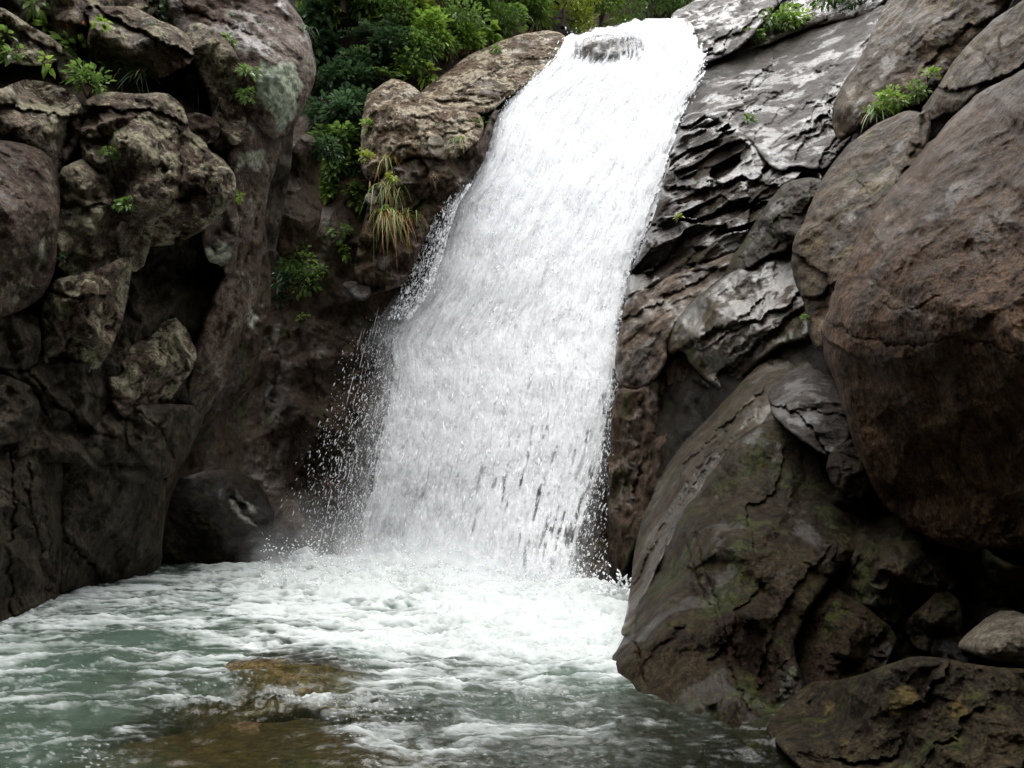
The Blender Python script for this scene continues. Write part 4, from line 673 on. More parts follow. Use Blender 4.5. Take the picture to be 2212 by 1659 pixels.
def fall_blobs():
    N = 15000
    s = rng.random(N) * 1.06 - .03; y = 40 + rng.random(N) ** .9 * 1220
    keep = rng.random(N) < np.clip(fall_cover(s, y), .04, 1) ** 1.2; s, y = s[keep], y[keep]; n = len(s)
    x = flowpos(s, y) + rng.normal(size=n) * 3; x2 = flowpos(s, y + 20) + rng.normal(size=n) * 5
    f = .10 + rng.random(n) ** 2 * .36
    A = P3(x, y, f); B = P3(x2, y + 20, f)
    px = dfall(x, y) / F; w = (.6 + 1.5 * rng.random(n) ** 2) * px; l = w * (1.4 + (1.5 + 4.5 * smooth(300, 1000, y)) * rng.random(n))
    blobs('water_strands', A, B - A, l, w, M['white'], wf, 'stuff', rough=.22)
fall_blobs()
def spray(name, N, fx, fwd=(.05, .6), w=(.7, 1.6), lk=3.2, down=(-5, 20), parent=None):
    x, y = fx(N); n = len(x); f = fwd[0] + rng.random(n) * (fwd[1] - fwd[0]); A = P3(x, y, f); B = P3(x + down[0] + rng.normal(size=n) * 5, y + down[1], f)
    px = dfall(x, y) / F; wd = (w[0] + (w[1] - w[0]) * rng.random(n) ** 3) * px
    return A, B - A, wd * (1 + lk * rng.random(n)), wd
def veil(N):     # thin veil thrown off to the left of the fall
    y = 640 + 580 * rng.random(N) ** .8; k = rng.random(N); e = lx(y) + 10
    spread = np.interp(y, [640, 740, 900, 1100, 1230], [60, 90, 130, 150, 130]); x = e - spread * k ** 1.7 * (.6 + .8 * rng.random(N)); return x, y
def shoulder(N): # droplets leaping off the ledge higher up on the left
    y = 400 + 290 * rng.random(N); x = lx(y) + 8 - np.interp(y, [400, 520, 600, 690], [20, 75, 70, 50]) * rng.random(N) ** 1.5; return x, y
def rrim(N):
    y = 480 + 780 * rng.random(N); x = rx(y) - 8 + np.interp(y, [480, 700, 900, 1100, 1260], [18, 18, 25, 50, 95]) * rng.random(N) ** 1.6; return x, y
def toprim(N):
    y = 110 + 330 * rng.random(N); x = np.where(rng.random(N) < .6, lx(y) + 8 - 24 * rng.random(N) ** 2, rx(y) - 6 + 14 * rng.random(N) ** 2); return x, y
def lip(N):
    y = 60 + 90 * rng.random(N); x = lx(y) + (rx(y) - lx(y)) * rng.random(N); return x, y
pts = [spray('', 5200, veil, w=(.35, 1.3)), spray('', 2600, shoulder, fwd=(.4, 1.1), w=(.5, 1.7)), spray('', 1700, rrim, w=(.5, 1.5)), spray('', 500, toprim), spray('', 400, lip, fwd=(.1, .25))]
blobs('spray_droplets', *[np.concatenate([p[i] for p in pts]) for i in range(4)], M['drops'], wf, 'stuff')
# thin threads of water in the veil
def threads():
    C = []; Dv = []; ln = []; wd = []
    for k in range(70):
        if k < 70: y = 660 + 520 * rng.random(); x = lx(y) + 6 - 95 * rng.random() ** 2.0
        else: y = 900 + 330 * rng.random(); x = rx(y) - 10 + 70 * rng.random() ** 1.4
        L = 20 + 50 * rng.random(); dx = -.24 * L if k < 70 else .02 * L
        yy = np.array([y, y + L]); xx = np.array([x, x + dx]); A, B = P3(xx, yy, .12)
        C.append((A + B) / 2); Dv.append(B - A); ln.append(np.linalg.norm(B - A) / 2); wd.append(.003 + .003 * rng.random())
    blobs('water_threads', np.array(C), np.array(Dv), np.array(ln), np.array(wd), M['white'], wf, 'stuff', rough=.15)
threads()

def mist_bank(p0, p1, hgt, off, amp, seed):
    k = np.linspace(0, 1, 120); z = np.linspace(0, 1, 60); K, Z = np.meshgrid(k, z); P0, P1 = np.array(p0), np.array(p1)
    B = P0 + (P1 - P0) * K[..., None]; n = norm2(np.array([-(P1 - P0)[1], (P1 - P0)[0], 0])); B = B - n * off; B = B + n * (.25 * fbm(np.stack([K * 5, Z * 2, 0 * K + seed], -1), 3) + .18 * Z)[..., None]; B[..., 2] = Z * hgt - .02
    al = amp * np.exp(-Z * hgt / (.26 * hgt)) * np.clip(.65 + 1.1 * fbm(np.stack([K * 8, Z * 2.6, 0 * K + seed + 5], -1), 4), 0, 1.4) * smooth(0, .2, K) * smooth(1, .8, K) * smooth(1, .6, Z)
    i = np.arange(K.size).reshape(K.shape); make_mesh('mist', B.reshape(-1, 3), np.stack([i[:-1, :-1], i[:-1, 1:], i[1:, 1:], i[1:, :-1]], -1).reshape(-1, 4), M['mist'], attrs={'alpha': np.clip(al, 0, .85).ravel()}, parent=wf)
def norm2(v): return v / np.linalg.norm(v)
for of_, am_, sd_ in ((.05, .62, 1), (.35, .54, 2), (.65, .42, 3), (1.0, .3, 4)): mist_bank(at(560, 1212, 13.6), at(1330, 1290, 9.6), 1.5, of_, am_, sd_)

# ================================================================== pool
FO = np.array([(1000, 1300, 1.15), (760, 1260, 1.1), (1200, 1320, 1.2), (600, 1240, .95), (450, 1250, .78), (380, 1228, .30), (350, 1270, .7), (200, 1300, .66), (90, 1330, .72), (0, 1365, .66), (420, 1330, .60), (600, 1320, .82), (300, 1375, .40), (450, 1372, .42), (560, 1375, .62), (700, 1370, .86),
               (150, 1390, .50), (0, 1410, .66), (-100, 1450, .6), (120, 1440, .36), (250, 1440, .34), (380, 1440, .48), (40, 1500, .38), (200, 1500, .33), (400, 1500, .46), (850, 1400, .95), (1000, 1390, .98), (1150, 1380, 1.1), (1290, 1390, 1.05), (1300, 1440, .85), (850, 1450, .66), (1000, 1440, .62), (1150, 1450, .66), (1250, 1480, .42), (1350, 1500, .26),
               (480, 1420, .55), (440, 1455, .60), (500, 1470, .6), (610, 1456, .12), (700, 1470, .14), (640, 1410, .52), (760, 1440, .56), (860, 1490, .52), (950, 1530, .40), (1080, 1520, .36), (700, 1510, .66), (780, 1530, .62), (620, 1500, .62), (560, 1525, .16), (480, 1545, .12), (640, 1560, .12), (380, 1545, .36), (300, 1580, .46), (200, 1620, .5), (460, 1512, .42), (760, 1560, .5), (820, 1580, .56), (560, 1600, .04), (420, 1600, .06), (300, 1560, .28), (180, 1560, .34), (60, 1560, .33), (0, 1610, .42), (150, 1615, .46), (280, 1600, .34), (700, 1630, .26), (550, 1650, .16), (850, 1640, .46), (1000, 1600, .44), (1100, 1570, .46), (1200, 1600, .38), (1300, 1560, .34), (1120, 1640, .4), (1500, 1580, .2), (1600, 1620, .14), (900, 1700, .25), (300, 1700, .14), (1400, 1750, .15), (-300, 1600, .4)])
MK = np.array([(1000, 1300, .97), (500, 1290, .93), (300, 1370, .84), (100, 1440, .84), (450, 1420, .8), (800, 1400, .93), (1250, 1420, .95), (900, 1480, .62), (1100, 1520, .60), (600, 1460, .0), (690, 1475, .03), (500, 1560, .04), (560, 1620, .04), (640, 1560, .04), (420, 1600, .08), (700, 1620, .08), (330, 1600, .25), (200, 1530, .72), (80, 1600, .74), (750, 1570, .2), (950, 1610, .32), (1250, 1580, .38), (1450, 1580, .24), (1600, 1640, .06), (900, 1680, .22), (-200, 1500, .9), (250, 1650, .45), (440, 1480, .6), (780, 1500, .35)])
def idw(T, x, y, p=3.2):
    num = 0; den = 0
    for a, b, c in T:
        w = 1 / (((x - a) ** 2 + ((y - b) * 2.2) ** 2) + 300) ** (p / 2); num = num + w * c; den = den + w
    return num / den
ROCKXY = at(615, 1458, wY(615, 1458)); SUBXY = at(540, 1585, wY(540, 1585))
def pool():
    ys = np.r_[np.arange(1172, 1260, 1.6), np.arange(1260, 1665, 2.0), np.arange(1665, 1800, 6), np.arange(1800, 3400, 60)]
    xs = np.r_[np.arange(-1000, -60, 20), np.arange(-60, 1760, 3.0), np.arange(1760, 2800, 20)]
    X, Y = np.meshgrid(xs, ys); R = rays(X, Y); T = -CAM_H / R[..., 2]; B = CAMP + R * T[..., None]
    x, y = B[..., 0], B[..., 1]; dens = idw(FO, X, Y) + .05 - .12 * smooth(1440, 1560, Y); milk = idw(MK, X, Y)
    q = np.stack([x, y * 1.5, 0 * x], -1); w = np.stack([fbm(q * .8, 3), fbm(q * .8 + 7, 3), 0 * x], -1)
    nf = smooth(9, 3.5, y); nm = smooth(14, 7, y)
    n1 = fbm(q * np.array([1.0, 1.7, 1]) + .9 * w, 5, .55)           # drifting patches
    n2 = fbm(q * np.array([4.2, 6.5, 1]) + 1.1 * w + 3, 5, .65); n3 = fbm(q * np.array([26, 40, 1]) + 11, 2) * nf
    rid = 1 - np.abs(fbm(q * np.array([1.4, 3.0, 1]) + 1.0 * w + 21, 4)) * 2.8     # lines of foam
    rid2 = 1 - np.abs(fbm(q * np.array([3.6, 7.5, 1]) + 1.4 * w + 31, 3)) * 2.8
    f = dens + .30 * n1 + .17 * n2 + .07 * n3 + .14 * rid + .17 * rid2 - .10
    foam = smooth(.34, 1.12, f)
    bub = smooth(.52, .72, n3 * .85 + .20 * n2 + .5 * dens + .08 * rid) * smooth(.2, .45, dens) * .5 * nf      # scattered bubbles up close
    foam = np.minimum(foam, .94); foam0 = foam; foam = np.maximum(foam, bub)
    deep = smooth(.75, 1.05, dens)
    far = smooth(2.5, 6, y)
    z = .018 * fbm(q * 3.0 + 5, 4) + .008 * n2 * (.4 + dens) + .04 * fbm(q * 1.1 + 2, 3) * far + (.006 * fbm(q * 14 + 8, 3) + .016 * fbm(q * np.array([4.5, 7, 1]) + 60, 4)) * nf * (.35 + .65 * smooth(.1, .5, milk))
    z = z + foam0 * (.006 + .007 * n2 + .008 * rid) + deep * (.09 * fbm(q * 1.8 + 40, 4) + .022 * n2 + .012 * rid2)
    z = z + .20 * np.exp(-((X - 990) / 260) ** 2 - ((Y - 1226) / 24) ** 2) * (1 + .5 * n2) + .10 * np.exp(-((X - 1230) / 60) ** 2 - ((Y - 1280) / 20) ** 2) + .24 * np.exp(-((X - 655) / 24) ** 2 - ((Y - 1218) / 12) ** 2) + .06 * np.exp(-((Y - 1230) / 30) ** 2) * np.maximum(n1, 0)
    # water piles up and rides over the submerged boulders
    gx = (x - ROCKXY[0]); gy = (y - ROCKXY[1])
    z = z + .055 * np.exp(-(gx / .62) ** 2 - (gy / .5) ** 2) - .05 * np.exp(-((gx - .05) / .6) ** 2 - ((gy + .55) / .22) ** 2) + .05 * np.exp(-((gx - .1) / .8) ** 2 - ((gy + .72) / .13) ** 2) * (1 + n2)
    V = np.stack([x, y, z], -1); idx = np.arange(X.size).reshape(X.shape)
    Fq = np.stack([idx[:-1, :-1], idx[1:, :-1], idx[1:, 1:], idx[:-1, 1:]], -1).reshape(-1, 4)
    n = NB('pool_water'); fo = n.attr('foam'); mk = n.attr('milk')
    nb = n.bump(n.noise(22, 5, .6), .32, .02); nb = n.bump(n.noise(75, 3, .6), .3, .006, nb)
    green = n.n('ShaderNodeBsdfDiffuse'); n.l(n.mix(mk, (.030, .032, .014), (.052, .080, .064)), green.inputs[0]); n.l(nb, green.inputs['Normal'])
    tr = n.n('ShaderNodeBsdfTransparent'); tr.inputs[0].default_value = (.80, .82, .66, 1)
    body_ = n.n('ShaderNodeMixShader'); n.l(n.ramp(mk, 0, 1, .10, .96), body_.inputs[0]); n.l(tr.outputs[0], body_.inputs[1]); n.l(green.outputs[0], body_.inputs[2])
    gl = n.n('ShaderNodeBsdfGlossy'); gl.inputs['Roughness'].default_value = .06; n.l(nb, gl.inputs['Normal'])
    fr = n.n('ShaderNodeFresnel'); fr.inputs['IOR'].default_value = 1.33; n.l(nb, fr.inputs['Normal'])
    wm = n.n('ShaderNodeMixShader'); n.l(fr.outputs[0], wm.inputs[0]); n.l(body_.outputs[0], wm.inputs[1]); n.l(gl.outputs[0], wm.inputs[2])
    fd = n.n('ShaderNodeBsdfDiffuse'); fd.inputs[0].default_value = (.54, .575, .565, 1); n.l(n.bump(n.noise(9, 7, .7), .8, .09), fd.inputs['Normal'])
    fm = n.n('ShaderNodeMixShader'); n.l(fo, fm.inputs[0]); n.l(wm.outputs[0], fm.inputs[1]); n.l(fd.outputs[0], fm.inputs[2])
    n.l(fm.outputs[0], n.out.inputs[0])
    tag(make_mesh('water', V.reshape(-1, 3), Fq, n.m, attrs={'foam': foam.ravel(), 'milk': milk.ravel()}), kind='structure')
pool()
def splash():     # leaping splash crowns at the foot of the fall and beside the right-hand rock
    C = []; Dv = []; ln = []; wd = []
    spots = [(655, 1222, .32, 60, .34), (1322, 1290, .20, 26, .22), (1345, 1284, .30, 30, .14), (765, 1210, .40, 22, .2), (470, 1215, .3, 24, .3)] + [(x, 1222 + (x - 780) * .09, .22, 34, .5) for x in range(790, 1240, 24)]
    for px, py, h, n, r in spots:
        c = at(px, py, wY(px, py))
        for k in range(n):
            a = rng.random() * 6.28; t = rng.random() ** .7; rad = r * (.25 + .75 * rng.random()) * (.4 + t)
            C.append(c + np.array([math.cos(a) * rad, math.sin(a) * rad * .6, h * t * (1.2 - .7 * rad / (r * 1.4)) + .02])); Dv.append((math.cos(a), math.sin(a), 1.6 - t)); w = .008 + .03 * (1 - t) * rng.random(); wd.append(w); ln.append(w * (1 + 2 * rng.random()))
    for k in range(1500):
        px = 560 + 760 * rng.random(); py = 1205 + 70 * rng.random() + max(0, px - 900) * .08; c = at(px, py, wY(px, py))
        C.append(c + np.array([0, 0, .05 + .5 * rng.random() ** 2.2])); Dv.append(rng.normal(size=3)); w = .005 + .009 * rng.random() ** 2; wd.append(w); ln.append(w * 1.5)
    o = blobs('splash', np.array(C), np.array(Dv), np.array(ln), np.array(wd), M['white'], kind='stuff')
splash()

# ================================================================== bed of the pool and the stones under the surface
def bed():
    xs = np.linspace(-11, 6, 140); ys = np.linspace(-8, 17, 160); X, Y = np.meshgrid(xs, ys)
    z = -.55 - .9 * smooth(4.5, 9, Y) + .16 * fbm(np.stack([X * .9, Y * .9, 0 * X], -1), 4) - .5 * smooth(-2, -4, X) * smooth(3, 6, Y)
    idx = np.arange(X.size).reshape(X.shape); Fq = np.stack([idx[:-1, :-1], idx[:-1, 1:], idx[1:, 1:], idx[1:, :-1]], -1).reshape(-1, 4)
    m = rock_mat('stream_bed', (.12, .095, .06), (.075, .06, .036), stain=(.04, .03, .018), stain_amt=.6, rough=(.5, .8), seed=18, moss=.3)
    tag(make_mesh('riverbed', np.stack([X, Y, z], -1).reshape(-1, 3), Fq, m, attrs={'patch': np.zeros(X.size)}), kind='structure')
bed()
def dome(name, label, cat, c, r, mat, seed, amp=.08):
    n, m = 96, 48; U, Vv = np.meshgrid(np.linspace(0, 2 * math.pi, n, endpoint=False), np.linspace(0.02, math.pi - .02, m))
    N = np.stack([np.sin(Vv) * np.cos(U), np.sin(Vv) * np.sin(U), np.cos(Vv)], -1); N = np.sign(N) * np.abs(N) ** .85
    d = 1 + amp * 2.2 * fbm(N * 1.4 + seed, 3) + amp * .5 * fbm(N * 6 + seed, 4); V = np.array(c) + N * d[..., None] * np.array(r)
    i = np.arange(n * m).reshape(m, n); j = np.roll(i, -1, 1); Fq = np.stack([i[:-1], i[1:], j[1:], j[:-1]], -1).reshape(-1, 4)
    V = V.reshape(-1, 3); top = len(V); V = np.r_[V, [V[:n].mean(0)], [V[-n:].mean(0)]]
    tr = np.r_[np.stack([i[0], j[0], np.full(n, top)], -1), np.stack([j[-1], i[-1], np.full(n, top + 1)], -1)]
    return tag(make_mesh(name, V, [Fq, tr], mat, attrs={'patch': np.zeros(len(V))}), label, cat)
dome('boulder', 'golden brown boulder just breaking the surface of the pool in the foreground', 'boulder', (ROCKXY[0], ROCKXY[1] - .02, -.27), (.66, .52, .315), M['gold'], 3, .12)
M['sub'] = rock_mat('submerged_brown_rock', (.085, .05, .022), (.055, .04, .016), stain=(.035, .022, .012), stain_amt=.5, rough=(.5, .8), seed=19, moss=.5)
dome('boulder', 'wide dark brown rock lying under clear water at the bottom edge of the pool', 'boulder', (SUBXY[0] + .05, SUBXY[1] - .05, -.46), (1.25, .78, .43), M['sub'], 8)

# ================================================================== plants
def leaf_mat(name, a, b, dry=None):
    n = NB(name); t = n.attr('tint'); c = n.mix(t, a, b)
    if dry: c = n.mix(n.ramp(n.attr('dry'), .5, .9), c, dry)
    d = n.bsdf(c, .42, None, .4); tl = n.n('ShaderNodeBsdfTranslucent'); n.l(c, tl.inputs[0])
    m = n.n('ShaderNodeMixShader'); m.inputs[0].default_value = .4; n.l(d.outputs[0], m.inputs[1]); n.l(tl.outputs[0], m.inputs[2]); n.l(m.outputs[0], n.out.inputs[0]); return n.m
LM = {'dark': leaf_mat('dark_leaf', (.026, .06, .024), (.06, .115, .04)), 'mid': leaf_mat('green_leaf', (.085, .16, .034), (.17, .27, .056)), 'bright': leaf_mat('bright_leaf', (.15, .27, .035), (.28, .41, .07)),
      'blue': leaf_mat('bluish_leaf', (.045, .095, .04), (.095, .16, .065)), 'yellow': leaf_mat('yellow_green_leaf', (.19, .26, .025), (.36, .40, .05)),
      'grass': leaf_mat('grass_blade', (.09, .18, .035), (.19, .30, .07), (.40, .23, .06)), 'dry': leaf_mat('dry_blade', (.16, .10, .05), (.26, .17, .09)), 'grassdark': leaf_mat('dark_grass', (.03, .07, .025), (.07, .13, .04), (.2, .13, .05))}
nb_ = NB('stem'); p_ = nb_.bsdf((.06, .05, .025), .7); nb_.l(p_.outputs[0], nb_.out.inputs[0]); M['stem'] = nb_.m
nb_ = NB('bark'); h_ = nb_.noise(14, 6, .7, nb_.mapping((1, 1, .25))); p_ = nb_.bsdf(nb_.mix(nb_.ramp(h_, .35, .65), (.03, .024, .018), (.08, .065, .05)), .85, nb_.bump(h_, .8, .03)); nb_.l(p_.outputs[0], nb_.out.inputs[0]); M['bark'] = nb_.m
nb_ = NB('orange_petal'); p_ = nb_.bsdf((.75, .28, .03), .6); nb_.l(p_.outputs[0], nb_.out.inputs[0]); M['petal'] = nb_.m
bpy.context.view_layer.update(); DG = bpy.context.evaluated_depsgraph_get()
def hit(px, py, fallback=15., fwd=.05):
    d = Vector(rays(px, py)).normalized(); ok, loc, nor, *_ = SC.ray_cast(DG, cam.location, d)
    if not ok: loc = Vector(at(px, py, fallback)); nor = Vector((0, -.6, .8))
    if nor.dot(d) > 0: nor = -nor
    return np.array(loc) - np.array(d) * fwd, np.array(nor)
def norm(a): return a / np.maximum(np.linalg.norm(a, axis=-1, keepdims=True), 1e-9)
def leaves(B, Dv, L, Wd, droop=.35):
    """pointed, slightly folded and drooping leaves: 8 verts each"""
    n = len(B); Dv = norm(Dv); up = np.array([0, 0, 1.]) + .5 * rng.normal(size=(n, 3)); S = norm(np.cross(Dv, up)); U = np.cross(S, Dv)
    L = L[:, None]; Wd = Wd[:, None]; g = np.array([0, 0, -1.])
    def pt(t, s, f): return B + Dv * L * t + S * Wd * s + U * Wd * f + g * L * droop * t * t
    V = np.stack([pt(0, 0, 0), pt(.3, -.42, .12), pt(.3, 0, 0), pt(.3, .42, .12), pt(.62, -.40, .12), pt(.62, 0, 0), pt(.62, .40, .12), pt(1, 0, 0)], 1)
    tri = np.array([(0, 2, 1), (0, 3, 2), (4, 5, 7), (5, 6, 7)]); quad = np.array([(1, 2, 5, 4), (2, 3, 6, 5)])
    o = (np.arange(n) * 8)[:, None, None]
    return V.reshape(-1, 3), [(tri[None] + o).reshape(-1, 3), (quad[None] + o).reshape(-1, 4)], np.repeat(rng.random(n), 8)
def blades(B, Dv, L, Wd, droop, seg=6, dry=0.):
    n = len(B); Dv = norm(Dv); S = norm(np.cross(Dv, np.array([0, 0, 1.]) + .3 * rng.normal(size=(n, 3)))); vs = []
    for k in range(seg + 1):
        t = k / seg; c = B + Dv * (L * t)[:, None] + np.array([0, 0, -1.]) * (L * droop * t * t)[:, None]; w = (Wd * (1 - t) ** .7 * .5)[:, None]
        vs += [c - S * w, c + S * w]
    V = np.stack(vs, 1); m = 2 * (seg + 1); q = np.array([(2 * k, 2 * k + 1, 2 * k + 3, 2 * k + 2) for k in range(seg)]); o = (np.arange(n) * m)[:, None, None]
    dr = (rng.random(n) < dry).astype(float)
    tt = np.tile(np.repeat(np.linspace(0, 1, seg + 1), 2), n)
    return V.reshape(-1, 3), (q[None] + o).reshape(-1, 4), np.repeat(rng.random(n), m), np.clip(np.repeat(dr, m) * .75 + tt * .5 * (dry > 0) * np.repeat(rng.random(n), m), 0, 1)
def tubes(A, B, r0, r1, sides=5):
    vs = []; fs = []
    for a, b, p, q in zip(A, B, r0, r1):
        d = norm(b - a); s = norm(np.cross(d, (0.3, .9, .2))); u = np.cross(d, s); o = len(vs)
        for c, r in ((a, p), (b, q)):
            for k in range(sides): vs.append(c + r * (s * math.cos(6.283 * k / sides) + u * math.sin(6.283 * k / sides)))
        for k in range(sides): fs.append((o + k, o + (k + 1) % sides, o + sides + (k + 1) % sides, o + sides + k))
    return np.array(vs), np.array(fs)
def bush(name, label, cat, px, py, r, n, L, mat, aspect=.5, group=None, flat=(1, 1, .8), lift=.5, droop=.35, stems=7, flowers=0, base=None, fwd=.05):
    """r, L in picture units at that spot"""
    p, nr = hit(px, py, fwd=fwd) if base is None else base
    s = np.linalg.norm(p - CAMP) / F; r *= 1.3; L *= 1.12; n = int(n * 1.5); R_ = r * s; Lm = L * s; nn = norm(nr + np.array([0, -.15, .6])); c = p + nn * R_ * lift
    root = empty(name, p); tag(root, label, cat, group)
    d = norm(rng.normal(size=(n, 3))); cl = norm(rng.normal(size=(max(5, n // 22), 3))) * (rng.random((max(5, n // 22), 1)) ** .5)
    k = rng.integers(0, len(cl), n); q = cl[k] * .78 + d * .30
    B = c + q * R_ * np.array(flat); Dv = norm(q) * .8 + d * .8 + np.array([0, -.25, .15])
    lv = Lm * (.6 + .7 * rng.random(n)); V, Fs, tint = leaves(B, Dv, lv, lv * aspect, droop)
    make_mesh('leaves', V, Fs, LM[mat], attrs={'tint': tint, 'dry': 0 * tint}, parent=root)
    m = min(stems, len(cl)); e = c + cl[:m] * R_ * .8 * np.array(flat); V, Fs = tubes(np.repeat(p[None] - nr * .05, m, 0), e, np.full(m, .035 * R_ + .003), np.full(m, .012 * R_ + .001))
    make_mesh('stem', V, Fs, M['stem'], parent=root)
    if flowers:
        f = c + norm(rng.normal(size=(flowers, 3)) + np.array([0, -.6, .9])) * R_ * 1.0
        for q_ in f:
            a = np.linspace(0, 6.283, 7)[:-1]; V, Fs, _ = leaves(np.repeat(q_[None], 6, 0), np.stack([np.cos(a), -.4 + 0 * a, np.sin(a)], -1), np.full(6, 3.2 * s), np.full(6, 2. * s), 0)
            make_mesh('flower', V, Fs, M['petal'], parent=root)
    return root
def fern(name, label, cat, px, py, fronds, L, mat, group=None, leaf=.24, spread=1.0, face=(0, -.5, .4)):
    p, nr = hit(px, py); s = np.linalg.norm(p - CAMP) / F; root = empty(name, p); tag(root, label, cat, group); Bs = []; Ds = []; Ls = []; A = []; E = []
    for k in range(fronds):
        d = norm(np.array(face) + nr * .5 + spread * rng.normal(size=3) * np.array([1, .4, .5])); l = L * s * (.6 + .6 * rng.random()); sd_ = norm(np.cross(d, (0, 0, 1.))); prev = p
        for i in range(1, 9):
            t = i / 8; c = p + d * l * t + np.array([0, 0, -.45]) * l * t * t; A.append(prev); E.append(c); prev = c
            if i < 2: continue
            ll = l * leaf * (1.15 - .75 * t) * 1.3
            for sg in (-1, 1): Bs.append(c); Ds.append(sd_ * sg + d * .55); Ls.append(ll)
        Bs.append(prev); Ds.append(d + np.array([0, 0, -.8])); Ls.append(l * leaf * .6)
    Ls = np.array(Ls); V, Fs, tint = leaves(np.array(Bs), np.array(Ds), Ls, Ls * .42, .25); make_mesh('fronds', V, Fs, LM[mat], attrs={'tint': tint, 'dry': 0 * tint}, parent=root)
    V, Fs = tubes(A, E, np.full(len(A), .9 * s), np.full(len(A), .6 * s), 4); make_mesh('stem', V, Fs, M['stem'], parent=root); return root
def grass(label, px, py, n, L, mat='grass', spread=8, droop=1.1, dry=.3, group=None, out=(0, -.5, .35), width=1.7, cat='grass', name='grass_tuft', fwd=.05):
    p, nr = hit(px, py, fwd=fwd); s = np.linalg.norm(p - CAMP) / F
    n = int(n * .75); B = p + rng.normal(size=(n, 3)) * spread * s * np.array([1.05, .35, .38]); Dv = norm(np.array(out) + nr * .4 + rng.normal(size=(n, 3)) * np.array([.6, .3, .45]))
    V, Fs, t, dr = blades(B, Dv, L * s * (.35 + .95 * rng.random(n) ** 1.5), width * s * (.7 + .6 * rng.random(n)), droop, dry=dry)
    return tag(make_mesh(name, V, Fs, LM[mat], attrs={'tint': t, 'dry': dr}), label, cat, group)
# ---- hillside above the crest and its woods
cliff('hillside', [(480, -320), (1700, -260), (1700, 60), (1500, 90), (1240, 110), (1130, 110), (1000, 190), (900, 240), (800, 220), (700, 230), (600, 160), (500, 40)],
      [(700, 150, 17.4), (850, 170, 16.9), (1000, 120, 18.1), (1100, 90, 19.2), (1200, 75, 24.0), (1500, 40, 29), (1000, -150, 21.0), (700, -200, 18.8), (1600, -200, 32), (1250, -200, 31)], M['soil'], seed=51, step=8, thick=.5)
bpy.context.view_layer.update(); DG = bpy.context.evaluated_depsgraph_get()
def tree(label, px, pyb, Y, hgt, crown, n, leaf, mat, mat2, seed):
    r_ = np.random.default_rng(seed); b = at(px, pyb, Y); root = empty('tree', b); tag(root, label, 'tree', 'trees beyond the crest of the fall'); A = []; E = []; R0 = []; R1 = []
    top = b + np.array([.1 * hgt * r_.normal(), 0, hgt * .75]); prev = b; cs = []
    for i in range(1, 6):
        c = b + (top - b) * i / 5 + r_.normal(size=3) * hgt * .02; A.append(prev); E.append(c); R0.append(hgt * .03 * (1.1 - (i - 1) / 5)); R1.append(hgt * .03 * (1.1 - i / 5)); prev = c
        for j in range(3):
            e = c + norm(r_.normal(size=3) * np.array([1, 1, .4]) + np.array([0, 0, .3])) * crown * (.5 + .5 * r_.random()); A.append(c); E.append(e); R0.append(hgt * .01); R1.append(hgt * .004); cs.append(e)
    V, Fs = tubes(A, E, R0, R1, 6); make_mesh('trunk', V, Fs, M['bark'], parent=root)
    cs = np.array(cs + [top + r_.normal(size=3) * crown * .3 for _ in range(8)]); k = r_.integers(0, len(cs), n)
    d = norm(r_.normal(size=(n, 3))) * (r_.random((n, 1)) ** .4); B = cs[k] + d * crown * .38; l = leaf * (.6 + .8 * r_.random(n)); V, Fs, t = leaves(B, d + r_.normal(size=(n, 3)) * .5 + np.array([0, -.2, 0]), l, l * .5, .3)
    make_mesh('crown', V, Fs, LM[mat], attrs={'tint': t, 'dry': 0 * t}, parent=root)
tree('yellow-green leafy tree just left of the lip of the fall', 1215, 60, 22, 2.6, 1.15, 3200, .16, 'yellow', 'bright', 1)
tree('bright green round tree behind the centre of the lip', 1300, 66, 24, 2.8, 1.3, 3600, .15, 'bright', 'mid', 2)
tree('deep green tree behind the right end of the lip', 1400, 50, 25, 2.6, 1.4, 3600, .15, 'mid', 'mid', 3)
tree('mid green tree farthest right beyond the wet crest slab', 1500, 20, 27, 3.2, 1.5, 3400, .16, 'mid', 'dark', 4)
tree('yellowish tree at the top frame edge above the grassy bank', 1180, 0, 23, 3.6, 1.4, 3000, .17, 'yellow', 'bright', 5)
tree('tall green tree rising out of frame behind the lip of the fall', 1350, 0, 29, 5.0, 2.0, 4200, .18, 'bright', 'mid', 6)
tree('dark shaded tree over the cleft, top left of the wood', 740, 30, 17.2, 3.0, 1.1, 3000, .15, 'dark', 'dark', 7)
tree('dense green tree over the middle of the wooded slope', 860, 10, 17.6, 3.0, 1.2, 3400, .14, 'mid', 'dark', 8)
tree('light green tree at the top edge left of the pale bank rock', 930, -10, 18.5, 3.0, 1.2, 3000, .14, 'bright', 'mid', 9)
tree('leafy tree at the top edge above the long grasses', 1060, -10, 19.4, 3.0, 1.3, 3000, .15, 'mid', 'mid', 10)
UB = 'undergrowth on the wooded slope'
